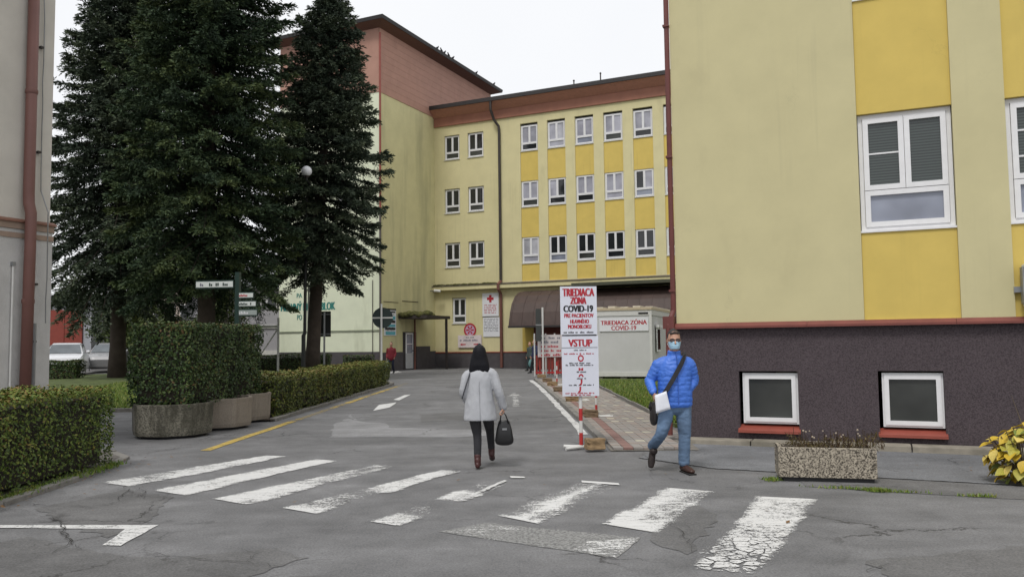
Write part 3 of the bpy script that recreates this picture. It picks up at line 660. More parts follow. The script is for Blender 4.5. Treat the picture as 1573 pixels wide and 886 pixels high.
# ---- the long yellow wing
WG = thing('long_wing', FW(8, 0, -5), 'long yellow four storey wing with ochre panels and a brown eaves band', 'building')
LW = 30.0
small = [(a, b, z, z + 1.62) for z in (13.44, 9.93, 6.42) for a, b in ((.76, 1.88), (2.48, 3.62))] + [(1.27, 2.27, 2.82, 4.48)]
cw = [(6.2 + k * 1.815, 6.2 + k * 1.815 + 1.19) for k in range(13)]
m = MB(); wall(m, FW, 0, LW, 1.0, 15.7, small + [(a, b, 5.35, 15.2) for a, b in cw], 0, .18)
m.quad(FW(LW, 0, 0), FW(LW, 0, -12), FW(LW, 15.7, -12), FW(LW, 15.7, 0)); m.quad(FW(0, 0, -12), FW(0, 15.7, -12), FW(LW, 15.7, -12), FW(LW, 0, -12))
m.build('wall', wallY, WG)
for k, (a, b) in enumerate(cw):
    for c, d in ((5.352, 6.44), (8.06, 9.94), (11.57, 13.45)): MB().fbox(FW, a + .002, b - .002, c, d, -.17, -.06).build('ochre_panel', panelY, WG)
    for i, z in enumerate((13.46, 9.95, 6.45)):
        up = [glassSkyGrey, glassSkyGrey] if i < 2 or k > 6 else [glassDark, glassDark]  # upper rows take the pane with the painted sky reflection
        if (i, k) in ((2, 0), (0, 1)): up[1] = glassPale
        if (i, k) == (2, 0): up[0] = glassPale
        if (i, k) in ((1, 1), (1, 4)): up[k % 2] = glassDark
        window(WG, FW, a + .01, b - .01, z, z + 1.62, -.11, .06, PW, (), (-.01, whitemetal), mats=up + [(glassDark, glassBase, glassSkyGrey, glassDark, glassSky)[(k * 2 + i) % 5]])
for a, b, c, d in small: window(WG, FW, a + .01, b - .01, c + .02, d - .02, -.10, .06, PW, (), (.06, whitemetal), mats=[glassDark, glassDark, glassBase])
m = MB(); m.fbox(FW, .032, LW, 15.70, 16.28, -.2, .10); m.build('eaves_band', fascia, WG)
m = MB(); m.hexa([FW(-.1, 16.283, .12), FW(LW, 16.283, .12), FW(LW, 16.283, -.3), FW(-.1, 16.283, -.3), FW(-.1, 16.72, .62), FW(LW, 16.72, .62), FW(LW, 16.72, -.3), FW(-.1, 16.72, -.3)]); m.build('eaves_cove', M('cove_pink_brown', (.42, .20, .14), .75, .1), WG)
m = MB(); m.fbox(FW, -.35, LW + .3, 16.723, 16.97, -12.3, .70); m.build('roof', darkroof, WG)
m = MB(); m.fbox(FW, .035, LW, 4.96, 5.20, -.05, .40); m.build('ledge', wallY, WG)
m = MB(); m.hexa([FW(.0, 5.203, .44), FW(LW, 5.203, .44), FW(LW, 5.203, .01), FW(.0, 5.203, .01), FW(0, 5.235, .44), FW(LW, 5.235, .44), FW(LW, 5.32, .01), FW(0, 5.32, .01)]); m.build('ledge_flashing', M('flashing_old', (.10, .085, .07), .7, .3), WG)
m = MB(); rr = random.Random(8)
for k in range(70):
    a = .1 + 4.3 * rr.random(); m.sphere(FW(a, 5.28, rr.uniform(.05, .36)), rr.uniform(.06, .14), 6, 4, (1.5, 1, .7))
m.build('moss_cover', mossM, WG, smooth=True)
m = MB(); m.fbox(FW, .035, LW, -.05, .96, -.2, .03); m.build('plinth', plinthF, WG)
m = MB(); m.fbox(FW, .035, LW, .965, 1.03, -.05, .06); m.build('plinth_flashing', redmetal, WG)
m = MB(); m.tube([FW(4.45, 16.9, .60), FW(4.45, 16.2, .60), FW(4.55, 15.6, .34), FW(4.78, 15.2, .14), FW(4.80, 14.8, .12), FW(4.80, 5.4, .12)], .085, 10); m.build('downpipe', pipeD, WG)
m = MB(); m.tube([FW(4.80, 5.4, .12), FW(4.80, 5.2, .5), FW(4.80, 4.9, .5), FW(4.80, 4.6, .14), FW(4.80, .05, .12)], .095, 10); m.build('downpipe', pipeB, WG, label='brown lower half of the wing downpipe')
for k, (s, h) in enumerate(((9.76, .55), (11.47, .75))):
    an = thing('roof_vent_pipe', FW(s, 16.97, -1.2), ('short' if k == 0 else 'taller') + ' thin pipe standing on the roof edge of the long wing', 'pipe', 'vent pipes on the wing roof')
    MB().tube([FW(s, 16.9, -.2), FW(s, 16.97 + h, -.2)], .04, 6).build('tube', pipeD, an); MB().lathe(FW(s, 16.97 + h - .08, -.2), [(.05, 0), (.07, .05), (.02, .1)], 8).build('cap', pipeD, an)
# signs on the wing
s1 = thing('red_cross_sign', FW(4.03, 3.2, .05), 'white sign with a red cross and lines of red print beside the downpipe', 'sign')
MB().fbox(FW, 3.46, 4.60, 3.24, 4.70, .01, .05).build('board', whiteS, s1)
m = MB(); m.fbox(FW, 3.80, 4.26, 4.26, 4.42, .052, .06); m.fbox(FW, 3.95, 4.11, 4.11, 4.57, .061, .064); m.build('cross', redP, s1)
for k in range(6): textlines(FW, 3.60, 4.46, 3.92 - k * .10, .065, .052, redP, s1, seed=30 + k)
MB().fbox(FW, 3.46, 4.60, 3.20, 3.235, .01, .05).build('edge_strip', black, s1)
s2 = thing('notice_board', FW(4.03, 2.0, .05), 'white notice board with lines of grey print under the red cross sign', 'sign')
MB().fbox(FW, 3.50, 4.66, 1.96, 3.17, .01, .05).build('board', whiteS, s2)
gy = M('grey_print', (.16, .16, .20), .7)
for k in range(9): textlines(FW, 3.58, 4.58, 3.05 - k * .095, .055, .052, gy if k != 6 else black, s2, seed=50 + k)
s3 = thing('round_emblem_sign', FW(2.56, 2.0, .05), 'round red and violet emblem sign on the yellow wall', 'sign')
ring = lambda r0, r1, e, n=28: [FW(2.56 + r * math.cos(t), 2.40 + r * math.sin(t), e) for r in (r0, r1) for t in [2 * math.pi * k / n for k in range(n)]]
m = MB(); m.add([FW(2.56 + .43 * math.cos(t), 2.40 + .43 * math.sin(t), .03) for t in [2 * math.pi * k / 28 for k in range(28)]], [tuple(range(28))]); m.build('disc', M('emblem_violet', (.50, .36, .50), .6), s3)
m = MB(); m.add(ring(.33, .44, .036), [(k, (k + 1) % 28, 28 + (k + 1) % 28, 28 + k) for k in range(28)]); m.build('rim', redP, s3)
m = MB()
for k in range(6):
    t = k * math.pi / 3; a, b = Vector((math.cos(t), math.sin(t), 0)), Vector((-math.sin(t), math.cos(t), 0))
    q = [a * .06 - b * .03, a * .27 - b * .06, a * .27 + b * .06, a * .06 + b * .03]; m.add([FW(2.56 + v.x, 2.40 + v.y, .034) for v in q], [(0, 1, 2, 3)])
m.build('star', redP, s3)
s4 = thing('arrow_sign', FW(2.56, 1.4, .05), 'low white board with print and two red arrows under the round emblem', 'sign')
MB().fbox(FW, 1.72, 3.40, 1.30, 2.08, .065, .095).build('board', M('board_pinkish', (.66, .58, .58), .6), s4)
textlines(FW, 2.3, 2.9, 1.90, .09, .098, gy, s4, seed=71); textlines(FW, 1.85, 3.25, 1.70, .11, .098, gy, s4, seed=72)
m = MB()
for a, d in ((2.12, -1), (3.0, 1)): m.add([FW(a - .16, 1.46, .098), FW(a + .16, 1.46, .098), FW(a + .16, 1.53, .098), FW(a - .16, 1.53, .098)], [(0, 1, 2, 3)]); m.add([FW(a + d * .1, 1.42, .099), FW(a + d * .27, 1.495, .099), FW(a + d * .1, 1.57, .099)], [(0, 1, 2)])
m.build('arrow', redP, s4)

# ---- the brown barrel-roofed annex in front of the wing
AX = thing('barrel_roof_annex', FW(13, 0, 1), 'low annex with a curved brown metal roof along the foot of the wing', 'building')
brn = M('roof_brown_sheet', (.060, .037, .031), .6, .18, 2, .1, 30); drk = M('annex_wall_dark_red', (.10, .022, .016), .8, .2)
prof = [(2.35, 2.55), (2.3, 2.75), (2.12, 3.35), (1.85, 3.9), (1.4, 4.35), (.8, 4.62), (0.01, 4.72)]
m = MB(); a0, a1 = 6.35, 26.0; nn = len(prof)
vs = [FW(a0, z, e) for e, z in prof] + [FW(a1, z, e) for e, z in prof] + [FW(a0, 2.55, .01), FW(a1, 2.55, .01)]
m.add(vs, [(i, nn + i, nn + i + 1, i + 1) for i in range(nn - 1)] + [tuple(range(nn)) + (2 * nn,), tuple(range(nn, 2 * nn))[::-1] + (2 * nn + 1,), (0, 2 * nn, 2 * nn + 1, nn)])
m.build('roof', brn, AX)
for k in range(28):
    m = MB(); a = a0 + .1 + k * .7
    for i in range(nn - 1): m.hexa([FW(a, prof[i][1], prof[i][0] - .01), FW(a + .045, prof[i][1], prof[i][0] - .01), FW(a + .045, prof[i][1], prof[i][0] + .02), FW(a, prof[i][1], prof[i][0] + .02), FW(a, prof[i + 1][1] + .01, prof[i + 1][0] - .01), FW(a + .045, prof[i + 1][1] + .01, prof[i + 1][0] - .01), FW(a + .045, prof[i + 1][1] + .01, prof[i + 1][0] + .025), FW(a, prof[i + 1][1] + .01, prof[i + 1][0] + .025)])
    m.build('seam', brn, AX)
MB().fbox(FW, a0, a1, 2.44, 2.55, 2.28, 2.42).build('gutter', darkroof, AX)
MB().fbox(FW, 7.6, a1, -.05, 2.54, .07, 1.5).build('wall', drk, AX)
MB().fbox(FW, 6.2, 7.35, 1.04, 4.2, .003, .02).build('ochre_panel', panelY, AX)
MB().fbox(FW, 10.2, LW - 2, 4.76, 4.94, .0, 2.0).build('upper_flashing', M('flashing_dark_green', (.06, .062, .04), .8, .2), AX)
for k in range(4):
    a = 8.3 + 2.2 * k; MB().fbox(FW, a, a + .9, .0, 2.1, 1.502, 1.53).build('door_panel', M('annex_door', (.14, .035, .026), .7), AX)

# ---- the cream building at the left edge
LC = D(70, 600, 13.0); LC.z = 0; FL = Frame(LC - Vector((math.cos(AW), math.sin(AW), 0)) * 9, (math.cos(AW), math.sin(AW)))   # corner at s = 9
LB = thing('cream_building', FL(5, 0, -4), 'old cream plastered building at the left edge with brown downpipe', 'building')
crm = M('plaster_cream_old', (.56, .53, .475), .92, .08, 1.4, .6, 120, stain=(1.2, (1, 1, .4), .55, (.36, .31, .22), .5))
crl = M('plaster_grey_lower', (.50, .49, .475), .95, .12, 2.0, .9, 60, stain=(1.4, (1, 1, .4), .55, (.27, .25, .22), .5))
zl = FL.at(60, 356)[1]
m = MB(); m.quad(FL(0, zl), FL(9, zl), FL(9, 9.5), FL(0, 9.5)); m.quad(FL(9, zl), FL(9, zl, -9), FL(9, 9.5, -9), FL(9, 9.5)); m.quad(FL(0, zl), FL(0, 9.5), FL(0, 9.5, -9), FL(0, zl, -9)); m.build('wall', crm, LB)
m = MB(); m.fbox(FL, -.03, 9.03, -.05, zl - .002, -9, .03); m.build('lower_wall', crl, LB)
MB().fbox(FL, -.5, 9.5, 9.5, 9.8, -9.4, .5).build('roof', darkroof, LB)
m = MB(); m.fbox(FL, -.1, 9.045, zl + .0, zl + .10, -9, .05); m.build('ledge', M('ledge_stone', (.30, .22, .17), .9, .15), LB)
m = MB(); m.hexa([FL(-.1, zl + .10, .08), FL(9.075, zl + .10, .08), FL(9.075, zl + .10, -.01), FL(-.1, zl + .10, -.01), FL(-.1, zl + .125, .08), FL(9.075, zl + .125, .08), FL(9.075, zl + .17, -.01), FL(-.1, zl + .19, -.01)]); m.build('ledge_flashing', M('flashing_brown', (.19, .09, .06), .6, .15), LB)
m = MB(); m.fbox(FL, -.1, 9.04, zl - .14, zl - .06, -.0, .045); m.build('ledge', M('ledge_stone', (.30, .22, .17)), LB)
sp = FL.at(36, 300)[0]
m = MB(); m.tube([FL(sp + .02, 9.5, .10), FL(sp + .02, zl + .55, .10), FL(sp + .02, zl + .40, .11), FL(sp + .02, zl + .25, .165), FL(sp + .02, zl - .3, .165), FL(sp, .05, .15)], .082, 14)
m.build('downpipe', M('pipe_faded_red', (.155, .070, .058), .6, .12, 2), LB, smooth=True)
for z in (5.6, 7.4, 2.3, .9): MB().lathe(FL(sp + .02, z, .10 if z > zl else .15), [(.088, 0), (.092, .02), (.092, .05), (.088, .07)], 14).build('pipe_collar', M('pipe_faded_red', (1, 1, 1)), LB)
sc_ = FL.at(55, 300)[0]; rr = random.Random(4)
m = MB(); m.tube([FL(sc_ + rr.uniform(-.015, .015) - (9 - z) * -.012, z, .05 if z > zl + .3 else .20) for z in np.arange(9, 1.9, -.35)], .009, 5); m.tube([FL(sc_, 2.0, .05), FL(sc_, .2, .05)], .03, 8)
m.build('lightning_conductor', steel, LB)
for z in (6.4, 4.7, 2.6, 1.7): MB().fbox(FL, sc_ - .025, sc_ + .03, z, z + .03, .0, .07).build('clamp', pipeD, LB)
sw = FL.at(16, 420)[0]; m = MB(); m.tube([FL(sw, zl - .55, .06), FL(sw, .1, .06)], .016, 8); m.build('conduit', whitemetal, LB); MB().fbox(FL, sw - .025, sw + .025, zl - .58, zl - .52, .03, .09).build('conduit_cap', steel, LB)

# ---- far left: garage and buildings beyond the trees
GA = thing('red_garage', (-24, 48, .3), 'grey garage with a wide red door behind the white car', 'garage')
p0, p1, p2 = D(40, 480, 47), D(128, 480, 47), D(141, 480, 47)
gz = lambda y: D(100, y, 47).z
MB().box(p0.x - 4, p2.x, 47.0, 55, .2, gz(458)).build('wall', M('garage_grey', (.36, .37, .40), .9, .08), GA)
MB().box(p0.x - 3, p1.x, 46.9, 46.99, .2, gz(476)).build('door', M('garage_door_red', (.23, .042, .027), .7, .08), GA)
m = MB()
for k in range(1, 6): m.box(p0.x - 3 + k * 1.05, p0.x - 3 + k * 1.05 + .04, 46.87, 46.9, .2, gz(476))
m.build('door_rib', M('garage_door_red', (1, 1, 1)), GA)
MB().box(p0.x - 4.3, p2.x + .2, 46.6, 55.2, gz(458), gz(454)).build('roof', darkroof, GA)
SH = thing('dark_shed', (-19, 50, .3), 'low dark shed with open bays between the garage and the trees', 'shed')
q0, q1 = D(142, 500, 49), D(176, 500, 49)
MB().box(q0.x, q1.x + 3, 50, 55, .2, 3.2).build('wall', M('shed_dark', (.035, .037, .04), .9), SH)
for k in range(4): x = q0.x + .3 + k * 1.1; MB().box(x, x + .14, 49.6, 49.75, .2, 3.2).build('post', M('shed_post', (.10, .10, .10), .9), SH)
MB().box(q0.x - .1, q1.x + 3.2, 49.4, 55.2, 3.2, 3.4).build('roof', steel, SH)
BG = thing('beige_building', (-23, 80, 0), 'beige building with a flat pale parapet seen between the spruce trunks', 'building')
x0, x1 = D(225, 450, 76).x, D(352, 450, 76).x; zt = D(270, 438, 76).z
MB().box(x0, x1, 76, 88, 0, zt).build('wall', M('beige_wall', (.52, .44, .38), .9, .06), BG)
MB().box(x0 - .2, x1 + .2, 75.8, 88.2, zt, zt + .25).build('roof', M('parapet_grey', (.3, .3, .3), .8), BG)
MB().box(x0 + 2, x1 - 1, 77, 86, zt + .25, D(270, 424, 76).z).build('upper_storey', M('upper_pale', (.62, .63, .66), .8), BG)
for k in range(6):
    a = x0 + .7 + k * 1.25; w_ = MB().box(a, a + .8, 75.93, 75.99, zt - 3.2, zt - 1.8).build('window', white, BG); MB().box(a + .1, a + .7, 75.91, 75.925, zt - 3.1, zt - 1.9).build('pane', glassDark, w_)
GB = thing('grey_building', (-20, 58, 0), 'grey flat building with pale bands left of the mint wall', 'building')
ga, gb_ = D(352, 480, 57).x, D(429, 480, 57).x; gz = lambda y: D(400, y, 57).z
gm = M('grey_cladding', (.33, .325, .345), .85, .06)
MB().box(ga - 3, gb_ + 3, 57, 66, 0, gz(447)).build('wall', gm, GB)
MB().box(ga - 3.2, gb_ + 3.1, 56.7, 66.2, gz(447), gz(443)).build('roof', darkroof, GB)
MB().box(ga - 3, gb_ + 3, 56.9, 56.99, gz(504), gz(499)).build('band', M('band_pale', (.55, .55, .52), .8), GB); MB().box(ga - 3, gb_ + 3, 56.9, 56.99, gz(545), gz(538)).build('band', M('band_pale', (1, 1, 1)), GB)
for k in range(7):
    a = ga - 2.8 + k * 1.6; MB().box(a, a + .03, 56.96, 56.99, gz(498), gz(450)).build('joint', steel, GB)
for k in range(2):
    a = D(405, 470, 57).x - .9 + k * 1.1; w_ = MB().box(a, a + .8, 56.93, 56.99, gz(475), gz(456)).build('window', white, GB); MB().box(a + .1, a + .7, 56.91, 56.925, gz(474), gz(457)).build('pane', glassDark, w_)

# ================================================================== container, stands, blocks, signs on posts
AC_ = R_(70); cr = D(1003, 580, 33.0)
FC = Frame(Vector((cr.x, cr.y, 0)) - Vector((math.sin(AC_), -math.cos(AC_), 0)) * 2.44, (math.sin(AC_), -math.cos(AC_)))
FCS = Frame(Vector((cr.x, cr.y, 0)), (math.cos(AC_), math.sin(AC_)))
CT = thing('container_cabin', FC(1.2, .1, -3), 'pale grey site container on the grass with a red and white notice', 'container')
cw_ = M('container_grey', (.53, .535, .53), .6, .04, 2); cf = M('container_frame', (.60, .60, .58), .5, .05)
zb, zt = .16, 2.86
m = MB(); m.fbox(FC, .04, 2.40, zb + .18, zt - .2, -6.0, -.03)
for k in range(13): m.fbox(FC, .12 + k * .175, .12 + k * .175 + .005, zb + .18, zt - .2, -.03, -.027)
m.build('wall', cw_, CT)
m = MB()
for s in (0, 2.34): m.fbox(FC, s, s + .10, zb, zt, -.10, 0); m.fbox(FC, s, s + .10, zb, zt, -6.06, -5.96)
m.build('corner_post', cf, CT)
MB().fbox(FC, .102, 2.338, zb, zb + .18, -.1, -.002).build('floor_beam', cf, CT)
m = MB(); m.fbox(FC, .102, 2.338, zt - .22, zt, -.1, -.002); m.fbox(FC, 2.342, 2.438, zb, zb + .18, -5.958, -.102); m.fbox(FC, 2.342, 2.438, zt - .22, zt, -5.958, -.102); m.build('frame_beam', cf, CT)
m = MB(); m.fbox(FC, -.02, 2.46, zt + .002, zt + .10, -6.1, .03); m.build('roof', M('container_roof_beige', (.48, .40, .28), .8, .12), CT)
m = MB()
for k in range(5): m.fbox(FC, .1 + k * .5, .4 + k * .5, zt + .10, zt + .16 + .03 * (k % 2), -5, -.1 - .1 * k)
m.build('roof_sheeting', M('sheeting_pale', (.52, .48, .40), .8, .15), CT)
MB().fbox(FC, 1.9, 2.3, zt - .17, zt - .10, .0, .012).build('vent', black, CT)
wn = MB().fbox(FCS, .9, 1.7, 1.15, 2.15, .02, .055).build('window', white, CT); MB().fbox(FCS, .98, 1.62, 1.23, 2.07, .056, .06).build('pane', glassDark, wn); MB().fbox(FCS, .85, 1.75, 2.152, 2.26, .02, .14).build('shutter_box', white, wn)
m = MB()
for s in (.1, 1.1, 2.1):
    for e in (-.25, -5.9): m.fbox(FC, s, s + .25, .06, zb - .002, e - .2, e + .2)
m.build('support_block', concK, CT)
ns = thing('container_notice', FC(1.5, 1.9, .02), 'white notice reading TRIEDIACA ZÓNA COVID-19 fixed to the container wall', 'sign')
s0, z0 = FC.at(921, 509); s1, z1 = FC.at(996, 488)
MB().fbox(FC, s0, s1, z0, z1, -.028, .012).build('board', whiteS, ns)
h = z1 - z0
lettering('TRIEDIACA ZÓNA', FC, s0 + .06, s1 - .06, z0 + h * .50, z0 + h * .93, .015, redP, ns, bold=.03)
lettering('COVID-19', FC, s0 + .50, s1 - .50, z0 + h * .08, z0 + h * .42, .015, redP, ns, bold=.03)

# ---- the big entrance notice on its red and white post
sx, sy = G(893, 690).x, G(893, 690).y
FS = Frame(Vector((sx, sy, 0)), (1, .03)); e0 = .035
a0, _ = FS.at(861, 500, e0); a1, _ = FS.at(917, 500, e0); zb, zm, zt = FS.at(890, 608, e0)[1], FS.at(890, 515, e0)[1], FS.at(890, 440, e0)[1]
NS = thing('entrance_notice', (sx, sy, 0), 'tall white notice TRIEDIACA ZÓNA COVID-19 VSTUP on a red and white post', 'sign')
bs = M('notice_board_bluish', (.66, .68, .76), .55, .03)
MB().fbox(FS, a0, a1, zm + .012, zt, e0, e0 + .02).build('board', bs, NS); MB().fbox(FS, a0 + .012, a1 + .012, zb, zm - .006, e0, e0 + .02).build('board', bs, NS)
E_ = e0 + .023; W_ = a1 - a0; U = lambda u: a0 + W_ * u
Zp = lambda y: FS.at(890, y, e0)[1]
for txt, u0, u1, ya, yb, mt in [('TRIEDIACA', .06, .94, 443, 455, redP), ('ZÓNA', .27, .72, 453.5, 467, redP), ('COVID-19', .08, .90, 469, 479, black), ('PRE PACIENTOV', .10, .91, 481.5, 487.5, redP), ('HLAVNÉHO', .26, .78, 489, 496.5, redP), ('MONOBLOKU', .20, .84, 498.5, 504.5, redP), ('VSTUP', .20, .86, 521, 532, redP)]:
    lettering(txt, FS, U(u0), U(u1), Zp(yb), Zp(ya), E_, mt, NS, bold=.045 if mt == black else .04, name='lettering')
MB().fbox(FS, U(.04), U(.98), zm - .006, zm + .012, e0, e0 + .024).build('rule', black, NS)
textlines(FS, U(.08), U(.92), Zp(511.5), .028, E_, black, NS, seed=1)
MB().fbox(FS, U(.02), U(1.0), Zp(534), Zp(533.4), e0, E_).build('rule', black, NS)
for k, (y, u0, u1, mt) in enumerate([(538.5, .35, .7, black), (544, .08, .92, redP), (558.5, .22, .82, black), (561.5, .12, .9, black), (572, .42, .72, black), (582, .42, .72, black), (592, .2, .88, black), (604.5, .1, .9, redP), (607, .25, .8, redP)]):
    textlines(FS, U(u0), U(u1), Zp(y), .021, E_, mt, NS, seed=10 + k)
uc = (a0 + a1) / 2 + .02
m = MB(); zc = Zp(550); n = 22      # the pictograms: ring, mask, house-shaped arch, two boots
m.add([FS(uc + r * 1.0 * math.cos(2 * math.pi * k / n), zc + r * 1.15 * math.sin(2 * math.pi * k / n), E_) for r in (.026, .045) for k in range(n)], [(k, (k + 1) % n, n + (k + 1) % n, n + k) for k in range(n)]); m.build('pictogram', redP, NS)
m = MB(); zc = Zp(567); m.fbox(FS, uc - .035, uc - .012, zc - .02, zc + .022, e0, E_); m.fbox(FS, uc + .008, uc + .033, zc - .02, zc + .022, e0, E_); m.fbox(FS, uc - .012, uc + .008, zc - .01, zc + .008, e0, E_); m.build('pictogram', redP, NS)
m = MB(); zc = Zp(577); m.add([FS(uc + r * math.cos(math.pi * k / 10), zc - .015 + r * 1.2 * math.sin(math.pi * k / 10), E_) for r in (.018, .038) for k in range(11)], [(k, k + 1, 12 + k, 11 + k) for k in range(10)]); m.build('pictogram', redP, NS)
for zc, d in ((Zp(587), 0), (Zp(598), -.02)):
    m = MB(); m.add([FS(uc + d + x, zc + z, E_) for x, z in ((-.008, .045), (.02, .045), (.018, 0), (.006, -.04), (-.03, -.045), (-.028, -.03), (-.008, -.01))], [tuple(range(7))[::-1]]); m.build('pictogram', redP, NS)
MB().tube([(sx, sy, .02), (sx, sy, zt - .1)], .027, 12).build('post', whitemetal, NS)
for k in range(4): MB().tube([(sx, sy, .07 + k * .36), (sx, sy, .25 + k * .36)], .0285, 12).build('red_band', redpaint, NS)
m = MB(); m.fbox(FS, a0 + .05, a1 - .05, zb + .25, zb + .28, .0, e0); m.fbox(FS, a0 + .05, a1 - .05, zt - .35, zt - .32, .0, e0); m.build('crossbar', steel, NS)
m = MB(); m.tube([(sx + .02, sy, .04), (sx - .26, sy + .04, .045)], .026, 8); m.tube([(sx + .02, sy, .04), (sx - .24, sy - .14, .03)], .026, 8); m.tube([(sx, sy, .04), (sx + .35, sy + .02, .04)], .024, 8); m.build('foot', whitemetal, NS)

# ---- stone blocks weighing down the row of posts
blkM = [M('block_sandstone', (.27, .185, .10), .95, .25, 9, .8, 50), M('block_sandstone_dark', (.19, .135, .085), .95, .25, 9, .8, 50)]
BLK = [((915, 691), .28, 'nearest sandstone block holding down the foot of the tall entrance notice'), ((907, 642), .31, 'sandstone block at the foot of the red post behind the notice'),
       ((880, 617), .36, 'sandstone block just left of the notice, low on its edge'), ((859, 602), .34, 'fourth sandstone block along the kerb'), ((849, 593), .36, 'fifth sandstone block along the kerb'),
       ((841, 587), .36, 'sixth sandstone block along the kerb'), ((832, 580), .36, 'farthest and smallest looking sandstone block by the barrier')]
for k, (p, wd, lab) in enumerate(BLK):
    c = G(*p, .035); rr = random.Random(60 + k)
    bm = bmesh.new(); bmesh.ops.create_cube(bm, size=1); bmesh.ops.subdivide_edges(bm, edges=bm.edges, cuts=3, use_grid_fill=True)
    hh = .155 + rr.uniform(-.01, .02)
    for v in bm.verts:
        v.co.x *= wd; v.co.y *= .2; v.co.z = (v.co.z + .5) * hh
        q = Vector((rr.gauss(0, .006), rr.gauss(0, .006), rr.gauss(0, .005))); v.co += q
        if v.co.z < .02: v.co.z = 0
    bmesh.ops.bevel(bm, geom=[e for e in bm.edges if e.calc_face_angle(0) > .8], offset=.012, segments=2, affect='EDGES')
    me = bpy.data.meshes.new('stone_block'); bm.to_mesh(me); bm.free(); me.materials.append(blkM[k % 2 if k else 0])
    o = bpy.data.objects.new('stone_block', me); COL.objects.link(o); o.location = (c.x, c.y + .12, c.z); o.rotation_euler.z = rr.uniform(-.2, .25)
    tag(o, lab, 'block', 'sandstone blocks along the kerb')
def band_post(x, y, label, h=.95):
    t = thing('marker_post', (x, y, .035), label, 'post', 'red and white marker posts')
    MB().tube([(x, y, .04), (x, y, h)], .024, 10).build('pole', whitemetal, t)
    for k in range(3): MB().tube([(x, y, .14 + k * .3), (x, y, .29 + k * .3)], .0255, 10).build('red_band', redpaint, t)
    m = MB(); m.tube([(x, y, .05), (x + .34, y - .03, .05)], .022, 8); m.tube([(x, y, .05), (x + .30, y + .16, .05)], .022, 8); m.tube([(x, y, .05), (x - .3, y + .02, .05)], .022, 8); m.build('foot', whitemetal, t); return t
q = G(917, 641, .035); band_post(q.x, q.y + .1, 'red and white marker post standing just behind the tall notice', .9)
for k, (p, lab) in enumerate([((886, 616), 'marker post hidden mostly by the tall notice, third in the row'), ((866, 601), 'slim marker post at the fourth sandstone block'), ((856, 592), 'slim marker post at the fifth sandstone block')]):
    q = G(*p, .035); band_post(q.x, q.y + .15, lab, .75)
# ---- barrier with printed banners in front of the annex
bx0, bx1 = D(823, 560, 38.5), D(864, 560, 38.5); FB = Frame((bx0.x, 38.5), (1, .02)); LB_ = bx1.x - bx0.x
BR = thing('barrier', (bx0.x + LB_ / 2, 38.5, 0), 'red slatted barrier carrying white printed banners behind the stone blocks', 'barrier')
for k in range(9):
    a = k * LB_ / 8.6; MB().fbox(FB, a, a + LB_ / 8.6 - .06, .08, .98, -.02, .02).build('slat', M('slat_dark_red', (.24, .03, .022), .6, .15), BR)
for a in (-.05, LB_ * .38, LB_ * .72, LB_): MB().tube([FB(a, 0, .05), FB(a, 2.0, .05)], .035, 8).build('post', whitemetal, BR)
m = MB(); m.fbox(FB, -.05, LB_, .12, .2, .021, .05); m.build('rail', redpaint, BR)
zb0, zb1 = D(845, 548, 38.4).z, D(845, 514, 38.4).z
MB().fbox(FB, .1, LB_ * 1.02, zb0, zb1, .09, .11).build('banner', M('banner_pinkish_white', (.60, .55, .55), .7, .06), BR)
for k in range(5): textlines(FB, .25, LB_ - .05, zb1 - .2 - k * .2, .12, .112, gy if k < 2 else redP, BR, seed=80 + k)
# ---- grey sign pole by the barrier
q = D(833, 572, 38.0)
gp = thing('sign_pole', (q.x, 38, 0), 'white pole with a narrow grey sign seen from behind near the barrier', 'sign')
MB().tube([(q.x + .05, 38, 0), (q.x + .05, 38, D(833, 472, 38).z)], .045, 10).build('pole', whitemetal, gp)
MB().box(q.x - .27, q.x - .02, 38.06, 38.09, D(833, 524, 38).z, D(833, 474, 38).z).build('plate', M('sign_back_dark', (.045, .05, .048), .6), gp); MB().box(q.x - .27, q.x + .1, 38.04, 38.06, D(833, 500, 38).z, D(833, 498, 38).z).build('bracket', steel, gp)
# ---- poles with signs seen from behind on the left
sb = M('sign_back_green_black', (.018, .032, .03), .55, .15)
q = D(586, 575, 36); zc = D(586, 488, 36).z
rs = thing('round_sign', (q.x, 36, 0), 'round traffic sign on a white pole seen from behind at the tower corner', 'sign')
MB().tube([(q.x, 36, 0), (q.x, 36, zc + .62)], .045, 10).build('pole', whitemetal, rs)
m = MB(); m.add([(q.x + .04 + .46 * math.cos(t), 36.07 + d, zc + .46 * math.sin(t)) for d in (0, .025) for t in [2 * math.pi * k / 28 for k in range(28)]], [tuple(range(28)), tuple(range(28, 56))[::-1]] + [(k, 28 + k, 28 + (k + 1) % 28, (k + 1) % 28) for k in range(28)]); m.build('disc', sb, rs)
MB().box(q.x - .42, q.x + .5, 36.04, 36.068, zc - .03, zc + .03).build('bracket', whitemetal, rs)
q = D(498, 575, 37.5)
ts = thing('rectangular_sign', (q.x, 37.5, .2), 'tall dark rectangular sign seen from behind, right of the slim spruce trunk', 'sign')
zt_, zb_ = D(498, 478, 37.5).z, D(498, 517, 37.5).z
MB().tube([(q.x, 37.5, .1), (q.x, 37.5, zt_ - .05)], .045, 10).build('pole', steel, ts)
MB().box(q.x - .29, q.x + .28, 37.56, 37.60, zb_, zt_).build('plate', M('sign_back_black', (.012, .013, .014), .6), ts)
for z in (zt_ - .14, zb_ + .12): MB().box(q.x - .29, q.x + .28, 37.53, 37.558, z - .025, z + .025).build('bracket', steel, ts)
q = D(427, 575, 37)
fp = thing('frame_pole', (q.x, 37, .2), 'white pole with a horizontal arm and a diagonal brace left of the mint wall', 'pole')
